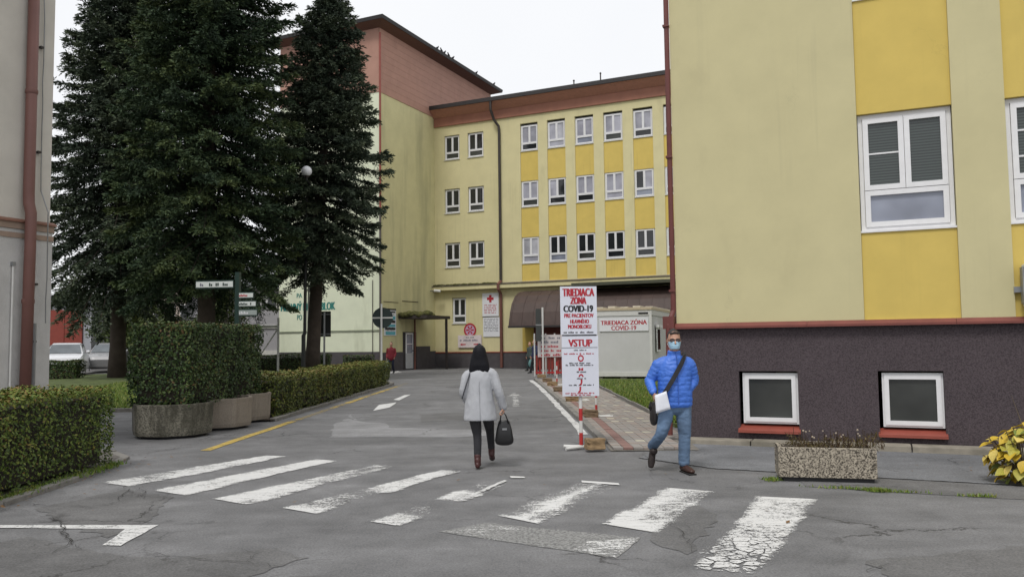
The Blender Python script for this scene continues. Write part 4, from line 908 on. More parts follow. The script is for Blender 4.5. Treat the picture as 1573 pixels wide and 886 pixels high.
MB().tube([(q.x, 37, .2), (q.x, 37, D(427, 488, 37).z)], .05, 10).build('pole', whitemetal, fp)
MB().tube([(q.x - .02, 37, D(427, 501, 37).z), (q.x - 1.1, 37.05, D(427, 501, 37).z)], .055, 8).build('arm', whitemetal, fp); MB().tube([(q.x, 37, D(427, 504, 37).z), (q.x - .78, 37, D(402, 544, 37).z)], .035, 8).build('brace', whitemetal, fp)
q = D(473, 575, 37.2)
bp = thing('banner_pole', (q.x, 37.2, .2), 'thin pale pole with a narrow hanging sign beside the slim spruce trunk', 'pole')
MB().tube([(q.x - .02, 37.2, .2), (q.x + .02, 37.2, D(473, 440, 37).z)], .04, 8).build('pole', whitemetal, bp); MB().box(q.x - .02, q.x + .12, 37.24, 37.27, D(473, 497, 37).z, D(473, 455, 37).z).build('plate', M('plate_pale_blue', (.45, .55, .62), .6), bp)
# ---- lamp post
q = D(466, 575, 34.3); gp_ = D(471, 263, 33.0)
lp = thing('street_lamp', (q.x, 34.3, .25), 'tall dark lamp post with a white globe among the spruce branches', 'street lamp')
MB().tube([(q.x, 34.3, .2), (q.x, 34.3, 2), (q.x + .05, 34.3, 2.1), (q.x + .1, 34.3, gp_.z - .9), (gp_.x, 33.6, gp_.z - .45), (gp_.x, 33.0, gp_.z - .35), (gp_.x, 33.0, gp_.z - .2)], [.095, .085, .07, .05, .04, .035, .035], 10).build('pole', M('lamp_pole_dark', (.018, .02, .02), .5), lp)
MB().sphere(gp_, .215, 20, 14).build('globe', M('lamp_globe', (.78, .79, .82), .3, .02), lp, smooth=True); MB().lathe((gp_.x, 33.0, gp_.z - .29), [(.05, 0), (.10, .07), (.11, .12)], 12).build('collar', pipeD, lp)
# ---- green finger post behind the planter hedge
FG = Frame((D(365, 500, 21.5).x, 21.5), (1, -.10)); Zg = lambda y: FG.at(366, y)[1]; Sg = lambda x: FG.at(x, 460)[0]
fpz = thing('finger_post', FG(0, 0), 'dark green signpost with one left arm and three right boards above the planter hedge', 'signpost')
gg = M('post_green', (.012, .035, .028), .5, .1)
MB().fbox(FG, -.06, .06, 0, Zg(418), -.06, .06).build('post', gg, fpz)
gw = M('sign_face_white', (.62, .66, .64), .5, .05)
def arm(x0, x1, ya, yb, face, dash, lab):
    s, e = sorted((Sg(x0), Sg(x1))); o = MB().fbox(FG, s, e, Zg(yb), Zg(ya), .062, .10).build('direction_board', gg, fpz, label=lab)
    h = Zg(ya) - Zg(yb); MB().fbox(FG, s + .015, e - .015, Zg(yb) + h * .16, Zg(ya) - h * .16, .101, .108).build('face', face, o)
    for (u, v, mt) in dash: textlines(FG, s + (e - s) * u, s + (e - s) * v, Zg(yb) + h * .3, h * .36, .112, mt, o, seed=int(x0))
arm(303, 361, 430, 443, gw, [(.12, .30, gy), (.36, .95, gg)], 'long white arm pointing left'); arm(369, 392, 449, 459, gw, [(.05, .8, redP)], 'white board with red print')
arm(369, 396, 462, 472, gw, [(.05, .75, gg)], None); arm(369, 398, 475, 486, M('sign_face_grey', (.30, .34, .33), .5), [(.05, .6, whiteS)], None)

# ================================================================== planters
agg = M('exposed_aggregate', (.20, .175, .14), .95, .12, 3, 1.0, 50, grain=(34, (.030, .024, .018), (.44, .39, .31), .95))
agg2 = M('planter_concrete_mossy', (.21, .20, .17), .95, .25, 3, 1.0, 50, grain=(22, (.05, .046, .034), (.30, .28, .22), .75), stain=(3.2, (1, 1, .35), .38, (.05, .047, .033), .85))
agg3 = M('planter_concrete_tan', (.26, .225, .185), .95, .12, 3, .7, 60, grain=(42, (.16, .13, .10), (.36, .31, .26), .4), stain=(4.0, (2.5, 2.5, .25), .56, (.10, .08, .06), .7))
p0, p1 = G(1197, 739), G(1349, 743)
FP = Frame(p0, (p1 - p0)); LP = (p1 - p0).length; hp = .385
pl = thing('concrete_planter', FP(LP / 2, 0, -.2), 'rectangular pebble faced planter with dry plants below the basement windows', 'planter')
m = MB(); m.fbox(FP, 0, LP, .05, hp, -.045, 0); m.fbox(FP, 0, LP, .05, hp, -.46, -.415); m.fbox(FP, 0, .045, .05, hp, -.415, -.045); m.fbox(FP, LP - .045, LP, .05, hp, -.415, -.045)
m.build('trough', agg, pl, bevel=.008)
MB().fbox(FP, .05, LP - .03, .0, .049, -.40, -.03).build('base', black, pl); MB().fbox(FP, .045, LP - .045, .3, hp - .035, -.415, -.045).build('soil', soil, pl)
dry = leafmat('dry_plants', [(.1, (.045, .028, .015)), (.45, (.085, .055, .028)), (.75, (.10, .085, .025)), (.95, (.16, .12, .07))], .9)
def quads(C, A, B):
    """N quads: centre C, half axes A, B"""
    V = np.stack([C - A, C + B * .8 - A * .1, C + A, C - B * .8 - A * .1], 1).reshape(-1, 3)
    return V, np.arange(len(V)).reshape(-1, 4)
def rdir(n): v = rng.normal(size=(n, 3)); return v / np.linalg.norm(v, axis=1, keepdims=True)
n = 900; s = rng.uniform(.12, LP + .10, n); e = rng.uniform(-.40, -.02, n)
bush = .5 + .5 * np.sin(s * 9 + 1) * np.sin(s * 4)
z = hp - .03 + rng.uniform(0, 1, n) * (.06 + .13 * bush)
C = np.array([FP(a, c, d)[:] for a, c, d in zip(s, z, e)]); A = rdir(n) * np.array([.5, .5, 1]); A /= np.linalg.norm(A, axis=1, keepdims=True); B = np.cross(A, rdir(n))
V, Fq = quads(C, A * rng.uniform(.015, .05, (n, 1)), B * rng.uniform(.003, .012, (n, 1)))
npmesh('dry_foliage', V, Fq, dry, pl, rng.uniform(0, 1, n), 'stuff')
m = MB(); rr = random.Random(12)
for k in range(46):
    a = rr.uniform(.2, LP + .02); b = FP(a, hp - .05, rr.uniform(-.36, -.08)); m.tube([b, b + Vector((rr.uniform(-.05, .05), rr.uniform(-.04, .04), rr.uniform(.08, .24)))], .0035, 4)
m.build('dry_stem', dry, pl, kind='stuff')
m = MB()
for k in range(14): a = rr.uniform(.25, LP - .05); m.sphere(FP(a, hp + rr.uniform(.07, .20), rr.uniform(-.3, -.08)), rr.uniform(.008, .014), 6, 4)
m.build('dry_flower_head', M('flower_dry_pale', (.35, .29, .22), .9, .2), pl, kind='stuff')
# three rounded planters under the tall hedge
for k, (c, r, mt, lab) in enumerate([((-6.18, 14.88), .72, agg2, 'nearest, mossy and stained rounded planter under the tall hedge'), ((-5.86, 16.2), .70, agg3, 'middle tan planter under the tall hedge'), ((-5.90, 17.6), .70, agg3, 'farthest tan planter under the tall hedge, beside the long hedge')]):
    t = thing('round_planter', (c[0], c[1], 0), lab, 'planter', 'rounded concrete planters under the tall hedge')
    def sq(rad, zz):
        a0 = R_((255, 250, 248)[k]); o_ = []
        for i in range(48):
            a = 2 * math.pi * (i + .5) / 48 + a0; q_ = (a - a0 + math.pi / 8) % (math.pi / 4) - math.pi / 8; rr_ = rad * 1.02 * .924 / math.cos(q_)
            o_.append((c[0] + rr_ * math.cos(a), c[1] + rr_ * math.sin(a), zz))
        return o_
    L = [(.93, .05), (.955, .12), (.97, .50), (.985, .575), (.985, .60), (.90, .60), (.88, .5)]
    m = MB(); k0 = 0
    for q_, zz in L: m.v += sq(r * q_, zz)
    m.f = [(i * 48 + j, i * 48 + (j + 1) % 48, (i + 1) * 48 + (j + 1) % 48, (i + 1) * 48 + j) for i in range(len(L) - 1) for j in range(48)]
    m.build('bowl', mt, t, smooth=False)
    m = MB(); m.v = sq(r * .80, 0) + sq(r * .82, .07); m.f = [(j, (j + 1) % 48, 48 + (j + 1) % 48, 48 + j) for j in range(48)]; m.build('base', black, t)
    m = MB(); m.v = sq(r * .9, .52); m.f = [tuple(range(48))]; m.build('soil', soil, t)

# ================================================================== hedges
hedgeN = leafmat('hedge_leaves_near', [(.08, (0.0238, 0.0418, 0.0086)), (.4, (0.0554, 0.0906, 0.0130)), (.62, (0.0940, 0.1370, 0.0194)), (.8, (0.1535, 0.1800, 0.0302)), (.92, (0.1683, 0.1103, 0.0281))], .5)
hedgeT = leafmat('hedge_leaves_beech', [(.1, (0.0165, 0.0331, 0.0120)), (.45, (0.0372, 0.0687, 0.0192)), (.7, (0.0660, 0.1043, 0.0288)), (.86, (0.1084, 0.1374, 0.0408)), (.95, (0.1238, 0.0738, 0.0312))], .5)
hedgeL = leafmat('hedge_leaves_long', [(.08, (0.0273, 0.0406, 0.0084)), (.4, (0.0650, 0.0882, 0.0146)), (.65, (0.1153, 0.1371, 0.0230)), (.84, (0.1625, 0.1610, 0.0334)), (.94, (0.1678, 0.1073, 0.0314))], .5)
twigM = M('hedge_twigs', (.030, .026, .018), 1, .3)
def hedge(label, O, ang, L, Wd, z0, z1, n, size, mat, topstops=None, name='hedge', rough=.05, group=None, taper=0):
    """leaf by leaf over a twiggy core; runs L along ang from O, Wd wide (centred)"""
    u = Vector((math.cos(ang), math.sin(ang), 0)); v = Vector((-u.y, u.x, 0)); O = Vector((O[0], O[1], 0))
    t = thing(name, O + u * L / 2 + Vector((0, 0, z0)), label, 'hedge', group)
    H = z1 - z0; areas = np.array([L * H, L * H, Wd * H, Wd * H, L * Wd]); f = rng.choice(5, n, p=areas / areas.sum())
    a = rng.uniform(0, 1, n); b = rng.uniform(0, 1, n); dep = rng.exponential(.045, n) - .03
    X = np.where(f == 2, dep, np.where(f == 3, L - dep, a * L)); Y = np.where(f == 0, -Wd / 2 + dep, np.where(f == 1, Wd / 2 - dep, np.where(f == 4, (b - .5) * Wd, (a - .5) * Wd)))
    Z = np.where(f == 4, H - dep, b * H)
    Z = np.where(f == 4, Z, Z * (1 + 0 * Z)); lum = np.sin(X * 2.3 + Y) * np.sin(Z * 3.1 + X * 1.1) * rough + np.sin(X * 7.1) * np.sin(Z * 6.3 + Y * 5) * rough * .5
    nrm = np.array([[0, -1, .15], [0, 1, .15], [-1, 0, .15], [1, 0, .15], [0, 0, 1]])[f]
    P = np.stack([X, Y, Z], 1) + nrm * lum[:, None]
    low = (f != 4) & (P[:, 2] < .22 * H) & (rng.uniform(0, 1, n) < .45); P = P[~low]; nrm = nrm[~low]; f = f[~low]; n = len(P)
    nn_ = nrm + .75 * rdir(n); nn_ /= np.linalg.norm(nn_, axis=1, keepdims=True); A = np.cross(nn_, rdir(n)); A /= np.linalg.norm(A, axis=1, keepdims=True); B = np.cross(nn_, A)
    s_ = size * rng.uniform(.6, 1.25, (n, 1)); V, Fq = quads(P, A * s_ * .5, B * s_ * .36)
    Mx = np.array([[u.x, v.x, 0], [u.y, v.y, 0], [0, 0, 1]]); V = V @ Mx.T + np.array([O.x, O.y, z0])
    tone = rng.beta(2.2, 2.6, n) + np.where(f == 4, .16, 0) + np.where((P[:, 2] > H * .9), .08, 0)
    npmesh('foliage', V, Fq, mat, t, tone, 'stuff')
    c = .075 + rough; m = MB(); m.hexa([tuple(O + u * a_ + v * b_ + Vector((0, 0, zz))) for zz in (z0 + .06, z1 - c) for a_, b_ in ((c, -Wd / 2 + c), (L - c, -Wd / 2 + c), (L - c, Wd / 2 - c), (c, Wd / 2 - c))]); m.build('twigs', twigM, t)
    m = MB(); rr = random.Random(int(L * 10))
    for k in range(int(L * 5)):
        p = O + u * rr.uniform(.1, L - .1) + v * rr.uniform(-Wd * .4, Wd * .4) + Vector((0, 0, z0 - .02)); m.tube([p, p + Vector((rr.uniform(-.06, .06), rr.uniform(-.06, .06), .3))], .014, 5)
    m.build('stem', twigM, t, kind='stuff'); return t
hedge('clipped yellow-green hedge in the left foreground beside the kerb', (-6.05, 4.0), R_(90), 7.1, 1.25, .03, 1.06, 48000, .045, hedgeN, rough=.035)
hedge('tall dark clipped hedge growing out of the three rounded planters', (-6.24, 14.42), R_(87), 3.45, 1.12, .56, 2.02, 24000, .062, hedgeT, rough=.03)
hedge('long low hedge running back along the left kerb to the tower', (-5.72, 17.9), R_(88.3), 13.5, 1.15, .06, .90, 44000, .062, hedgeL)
hedge('dark low hedge in front of the mint wall behind the slim spruce', (-12.4, 38.7), R_(3), 3.7, .9, .2, 1.12, 5000, .085, hedgeT)
hedge('dark clipped low bush in front of the white car', (-19.6, 33.6), R_(4), 1.75, .8, .3, 1.05, 3800, .08, hedgeT)
hedge('small dark bush beyond the end of the long hedge', (-9.2, 44.4), R_(3), 1.6, .6, .05, 1.0, 1500, .09, hedgeT)
hedge('low brownish hedge beside the parked cars', (-16.7, 35.6), R_(5), 3.2, .7, .3, .85, 3000, .08, hedgeL)

# ---- grass
grassM = leafmat('grass_blades', [(.1, (0.0644, 0.1170, 0.0144)), (.5, (0.1287, 0.2106, 0.0264)), (.8, (0.1859, 0.2418, 0.0432)), (.95, (0.2717, 0.2496, 0.0720))], .6)
def grass(name, X, Y, Zf, h, mat=grassM):
    n = len(X); Z = Zf(X, Y); th = rng.uniform(0, 6.28, n); hh = h * rng.uniform(.5, 1.3, n)
    base = np.stack([X, Y, Z], 1); d = np.stack([np.cos(th), np.sin(th), 0 * th], 1); lean = rng.normal(0, .5, (n, 2)); tip = base + np.stack([lean[:, 0] * hh, lean[:, 1] * hh, hh], 1)
    wd = .25 * hh[:, None] * .4 + .003
    V = np.stack([base - d * wd, base + d * wd, tip], 1).reshape(-1, 3); o = npmesh(name, V, np.arange(3 * n).reshape(-1, 3), mat, None, rng.uniform(0, 1, n), 'stuff'); o['label'] = 'short green grass'; return o
vh = np.vectorize(hgt)
n = 42000; X = rng.uniform(-14, -5.7, n); Y = 20.6 + 17.5 * rng.uniform(0, 1, n) ** 1.3
grass('grass', X, Y, vh, .075)
n = 26000; Y = 15.4 + 17 * rng.uniform(0, 1, n) ** 1.2; X = 3.02 + rng.uniform(0, 1, n) * np.minimum(7, (Y - 15) * .42 + .35)
grass('grass', X, Y, lambda a, b: .07 + 0 * a, .065)
# weeds along the footway joint and the left kerb
n = 1500; s = np.concatenate([rng.uniform(2.1, 4.0, 900), rng.normal(2.9, .06, 350), rng.normal(1.80, .05, 250)]); e = np.concatenate([3.64 + rng.normal(0, .018, 900) + .02 * np.sin(s[:900] * 9), rng.normal(3.66, .03, 350), rng.normal(3.33, .05, 250)])
P = np.array([FR(a, 0, b)[:] for a, b in zip(s, e)]); keep = (np.sin(s * 5) + rng.uniform(-1, 1, n) > -.1)
grass('weeds', P[keep, 0], P[keep, 1], lambda a, b: .008 + 0 * a, .035)
n = 1600; Y = rng.uniform(7.5, 11.2, n); X = -5.36 + rng.normal(0, .05, n); grass('weeds', X, Y, lambda a, b: .035 + 0 * a, .05)
# fallen leaves
m = MB(); rr = random.Random(77)
for k in range(150):
    if k < 70: c = Vector((-5.2 + rr.gauss(0, .22), rr.uniform(8, 12), .04))
    elif k < 110: c = FR(rr.uniform(.2, 5), 0, rr.uniform(.35, 2.3)); c.z = .02
    else: c = Vector((rr.uniform(-6, 3), rr.uniform(7, 25), .02))
    a = rr.uniform(0, 6.28); s_ = rr.uniform(.012, .032); d = Vector((math.cos(a), math.sin(a), rr.uniform(-.2, .3))) * s_; q_ = Vector((-d.y, d.x, rr.uniform(-.1, .1) * s_)) * .6
    m.add([c - d, c + q_, c + d, c - q_], [(0, 1, 2, 3)])
o = m.build('fallen_leaves', M('fallen_leaf', (.16, .085, .03), .8, .5, 3), None, kind='stuff'); o['label'] = 'scattered small brown and yellow fallen leaves'

# ================================================================== spruces and other trees
bark = M('bark_spruce', (.060, .046, .038), 1, .3, 3, 1.0, 14)
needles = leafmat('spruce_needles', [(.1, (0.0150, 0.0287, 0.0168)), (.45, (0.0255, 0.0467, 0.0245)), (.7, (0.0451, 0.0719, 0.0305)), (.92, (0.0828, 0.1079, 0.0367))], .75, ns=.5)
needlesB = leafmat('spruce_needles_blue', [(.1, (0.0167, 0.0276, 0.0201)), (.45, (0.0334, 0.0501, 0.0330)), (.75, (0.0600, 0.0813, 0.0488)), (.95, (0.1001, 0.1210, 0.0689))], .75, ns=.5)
def spruce(label, base, H, zb, R, prof, seed, tr, mat, dens=1.0, lean=(0, 0), tilt=0, skirt=0):
    g = np.random.default_rng(seed); t = thing('spruce_tree', base, label, 'tree', 'tall spruces on the lawn'); bx, by, bz = base
    path = [(bx + lean[0] * (z / H), by + lean[1] * (z / H), bz + z) for z in np.linspace(-.1, H * .97, 14)]
    m = MB(); m.tube(path, [tr * (1.25 if i == 0 else 1) * (1 - i / 13.6) ** .8 + .02 for i in range(14)], 12); m.build('trunk', bark, t, smooth=True)
    z = zb; Zs, Az, Ls = [], [], []
    while z < H - .25:
        f = (z - zb) / (H - zb); k = int(g.integers(6, 9)); a0 = g.uniform(0, 6.28)
        for j in range(k):
            Zs.append(z + g.uniform(-.15, .15)); Az.append(a0 + j * 6.283 / k + g.uniform(-.3, .3)); Ls.append(R * prof(f) * g.uniform(.72, 1.12) + .12)
        z += (.29 - .09 * f) / dens
    Zs, Az, Ls = map(np.array, (Zs, Az, Ls)); F_ = (Zs - zb) / (H - zb); nb = len(Zs)
    up = .05 + .55 * F_ ** 1.5 + g.uniform(-.08, .08, nb); dr = .62 - .35 * F_ + g.uniform(-.08, .1, nb); dr = dr + skirt * np.exp(-F_ * 9)
    def bp(i, u):                                   # point of branch i at fraction u
        r = Ls[i] * u * (1 - .10 * u ** 3); zz = Zs[i] + Ls[i] * (up[i] * u - dr[i] * u ** 1.7 + .30 * u ** 4 * (1 - .4 * F_[i]))
        k = zz / H
        return np.stack([bx + lean[0] * k + np.cos(Az[i]) * r, by + lean[1] * k + np.sin(Az[i]) * r, bz + zz], 1)
    m = MB()
    for i in range(nb):
        ii = np.full(5, i); m.tube(bp(ii, np.array([0, .25, .5, .75, .96])), [.035 * min(1.4, Ls[i] / 2) + .006, .026, .018, .012, .005], 4, False)
    m.build('branch', bark, t, kind='stuff')
    cnt = np.maximum(8, (Ls * 21 * dens).astype(int)); bi = np.repeat(np.arange(nb), cnt); nt_ = len(bi)
    u = .08 + .92 * g.uniform(0, 1, nt_) ** .85; sd = g.choice([-1, 1], nt_); p0 = bp(bi, u)
    out = np.stack([np.cos(Az[bi]), np.sin(Az[bi]), np.zeros(nt_)], 1); sid = np.stack([-np.sin(Az[bi]), np.cos(Az[bi]), np.zeros(nt_)], 1)
    ang = g.uniform(.35, 1.05, nt_) * (1 - .5 * (u > .93)); d = out * np.cos(ang)[:, None] + sid * (sd * np.sin(ang))[:, None]
    d[:, 2] = -g.uniform(.05, .75, nt_) * (1 - .75 * F_[bi]) + .12 * F_[bi]; d /= np.linalg.norm(d, axis=1, keepdims=True)
    lt = (.22 + .42 * np.sin(np.pi * np.minimum(1, u * .95 + .1)) ** .8) * np.minimum(1.15, .45 + Ls[bi] / 3.4) * g.uniform(.6, 1.25, nt_)
    K = 9; ti = np.repeat(np.arange(nt_), K); v = np.tile((np.arange(K) + .4) / K, nt_); q0 = p0[ti] + d[ti] * (lt[ti] * v)[:, None]; q0[:, 2] -= .22 * lt[ti] * v ** 2
    nd = d[ti] + .62 * g.normal(size=(len(ti), 3)) * np.array([1, 1, .55]); nd /= np.linalg.norm(nd, axis=1, keepdims=True)
    ln = g.uniform(.12, .26, len(ti)) * (1.1 - .4 * v); C = q0 + nd * (ln * .5)[:, None]; A = nd * (ln * .5)[:, None]
    B = np.cross(nd, g.normal(size=(len(ti), 3))); B /= np.linalg.norm(B, axis=1, keepdims=True); B *= (g.uniform(.022, .046, len(ti)))[:, None]
    V, Fq = quads(C, A, B)
    bt = g.uniform(-.16, .16, nb)
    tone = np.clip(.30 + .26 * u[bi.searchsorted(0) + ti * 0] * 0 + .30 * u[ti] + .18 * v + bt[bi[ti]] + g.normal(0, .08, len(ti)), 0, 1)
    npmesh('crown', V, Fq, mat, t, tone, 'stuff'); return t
def lp3(pts):
    xs_, ys_ = zip(*pts); return lambda f: float(np.interp(f, xs_, ys_))
# left spruce, middle spruce, slim right spruce
pA = D(180, 577, 34.0); pB = D(316, 577, 31.0); pC = D(479, 573, 36.0)
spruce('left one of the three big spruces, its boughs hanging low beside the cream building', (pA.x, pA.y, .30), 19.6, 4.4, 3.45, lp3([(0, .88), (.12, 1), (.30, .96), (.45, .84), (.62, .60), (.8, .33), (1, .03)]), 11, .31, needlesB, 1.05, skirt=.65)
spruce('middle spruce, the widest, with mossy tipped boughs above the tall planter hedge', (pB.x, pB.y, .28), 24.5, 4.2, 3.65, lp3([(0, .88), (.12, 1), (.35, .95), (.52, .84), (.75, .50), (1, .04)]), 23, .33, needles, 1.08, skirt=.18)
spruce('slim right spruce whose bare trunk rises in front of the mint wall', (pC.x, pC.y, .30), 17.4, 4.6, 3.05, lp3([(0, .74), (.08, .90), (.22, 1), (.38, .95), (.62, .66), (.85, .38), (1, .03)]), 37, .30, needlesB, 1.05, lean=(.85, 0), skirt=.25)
# dead low branches about the middle trunks
m = None
def low_boughs(base, n, z0, z1, L, seed, mat):
    g = np.random.default_rng(seed); Cs, As = [], []
    for k in range(n):
        a = g.uniform(0, 6.28); z = g.uniform(z0, z1); Lk = L * g.uniform(.5, 1); m_ = int(240 * Lk); u = g.uniform(.15, 1, m_)
        p = np.stack([base[0] + np.cos(a) * Lk * u, base[1] + np.sin(a) * Lk * u, base[2] + z + .1 * u - .42 * Lk * u ** 2], 1) + g.normal(0, .16, (m_, 3)) * np.array([1, 1, .8]); p[:, 2] -= np.abs(g.normal(0, .28, m_)); Cs.append(p)
    return np.concatenate(Cs)
for base, n, z0, z1, L, sd, par in (((pB.x, pB.y, .28), 17, 3.1, 4.6, 2.2, 5, 'spruce_tree.001'), ((pA.x, pA.y, .3), 15, 3.3, 4.8, 2.6, 6, 'spruce_tree')):
    C = low_boughs(base, n, z0, z1, L, sd, needles); g = np.random.default_rng(sd); n_ = len(C)
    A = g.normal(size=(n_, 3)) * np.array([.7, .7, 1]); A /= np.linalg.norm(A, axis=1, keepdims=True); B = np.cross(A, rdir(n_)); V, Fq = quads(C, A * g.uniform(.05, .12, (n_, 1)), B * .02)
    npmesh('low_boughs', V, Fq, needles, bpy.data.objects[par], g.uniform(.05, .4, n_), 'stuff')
barkD = M('bark_grey', (.09, .08, .065), 1, .3, 4, .8, 20)
def leafy(label, base, H, R, n, size, mat, seed, group=None, low=.35):
    g = np.random.default_rng(seed); t = thing('broadleaf_tree', base, label, 'tree', group); m = MB(); m.tube([base, (base[0] + .1, base[1], base[2] + H * .5), (base[0], base[1], base[2] + H * .85)], [.22, .15, .04], 8)
    for k in range(7): a = k * .9; m.tube([(base[0], base[1], base[2] + H * (.35 + .05 * k)), (base[0] + math.cos(a) * R * .7, base[1] + math.sin(a) * R * .7, base[2] + H * (.5 + .06 * k))], [.07, .02], 5)
    m.build('trunk', barkD, t); K = 26
    cc = rdir(K) * g.uniform(.25, .85, (K, 1)) * np.array([R, R, H * (1 - low) / 2]) + np.array([base[0], base[1], base[2] + H * (low + (1 - low) / 2)])
    j = g.integers(0, K, n); P = cc[j] + rdir(n) * (g.uniform(.3, 1, (n, 1)) ** .4) * R * .36 * g.uniform(.7, 1.2, (n, 1)); A = rdir(n); B = np.cross(A, rdir(n)); V, Fq = quads(P, A * size * .5, B * size * .4)
    npmesh('crown', V, Fq, mat, t, np.clip(g.normal(.5, .17, n), 0, 1), 'stuff')
leafA = leafmat('leaves_green', [(.1, (.025, .040, .010)), (.5, (.055, .080, .018)), (.9, (.10, .12, .03))], .6)
leafY = leafmat('leaves_yellow_green', [(.1, (.045, .055, .010)), (.5, (.10, .12, .022)), (.9, (.17, .17, .04))], .6)
q = D(150, 540, 62); leafy('yellow green tree rising behind the dark shed', (q.x, 62, 0), D(150, 437, 62).z, 2.6, 4000, .30, leafY, 1)
q = D(205, 540, 46); leafy('dark green broadleaf tree behind the left spruce trunk', (q.x, 46, .3), 4.6, 2.4, 5200, .22, leafA, 2, low=.06)
q = D(262, 540, 44); leafy('bushy green tree between the two big spruce trunks', (q.x, 44, .3), 3.4, 1.9, 3600, .2, leafA, 3, low=.05)
q = D(345, 540, 48); leafy('green tree behind the finger post', (q.x, 48, .3), 5.2, 1.8, 3200, .24, leafA, 4, low=.1)

# ---- the yellow leaved shrub at the right edge: every leaf its own
SB = G(1563, 742); SHR = thing('yellow_leaved_shrub', (SB.x + .22, SB.y, 0), 'big leaved shrub turning yellow at the right edge by the footway', 'shrub')
leafv = [M('leaf_yellow', (.52, .36, .03), .5, .2, 14, .3, 30), M('leaf_yellow_green', (.36, .33, .05), .5, .25, 14, .3, 30), M('leaf_green_edged', (.16, .20, .04), .5, .3, 14, .3, 30), M('leaf_pale_yellow', (.60, .47, .12), .5, .2, 14, .3, 30)]
def leafmesh(mat):
    m = MB(); n = 7; W_ = [.02, .55, .92, 1, .82, .45, .02]
    for i in range(n):
        u = i / (n - 1); zc = -.28 * u ** 2 + .06 * u
        for s in (-1, 0, 1): m.v.append((u, s * W_[i] * .33, zc + (.10 * W_[i] * abs(s))))
    m.f = [(i * 3 + k, i * 3 + k + 1, i * 3 + k + 4, i * 3 + k + 3) for i in range(n - 1) for k in range(2)]
    o = m.build('leaf', mat, None, smooth=True); me = o.data; bpy.data.objects.remove(o); return me
LM = [leafmesh(x) for x in leafv]; rr = random.Random(21); stems = MB()
for k in range(240):
    a = rr.uniform(0, 6.28); el_ = math.asin(rr.uniform(-.75, 1)); r_ = rr.uniform(.68, 1.0)
    c = Vector((math.cos(a) * math.cos(el_) * .46 * r_, math.sin(a) * math.cos(el_) * .36 * r_, .30 + math.sin(el_) * .34 * r_))
    o = bpy.data.objects.new('leaf', LM[rr.choice((0, 0, 0, 1, 1, 2, 3))]); COL.objects.link(o); o.parent = SHR; s = rr.uniform(.11, .19); o.scale = (s, s * rr.uniform(.9, 1.25), s); o.location = c
    o.rotation_euler = (rr.uniform(-.5, .5), rr.uniform(-.1, .9) - .5 * max(0, math.sin(el_)), a + rr.uniform(-.5, .5))
    if k % 3 == 0: stems.tube([SB + Vector((.1 + rr.uniform(-.05, .05), rr.uniform(-.05, .05), 0)), SB + Vector((.1 + c.x * .6, c.y * .6, c.z * .6)), SB + Vector((.1 + c.x, c.y, c.z))], .006, 5)
ta, tb = D(1573, 660, 9.0), D(1554, 608, 9.05); stems.tube([SB + Vector((.12, 0, .1)), ta, tb], [.008, .005, .002], 5)
stems.build('stem', M('stem_brown', (.12, .09, .05), .9), SHR)

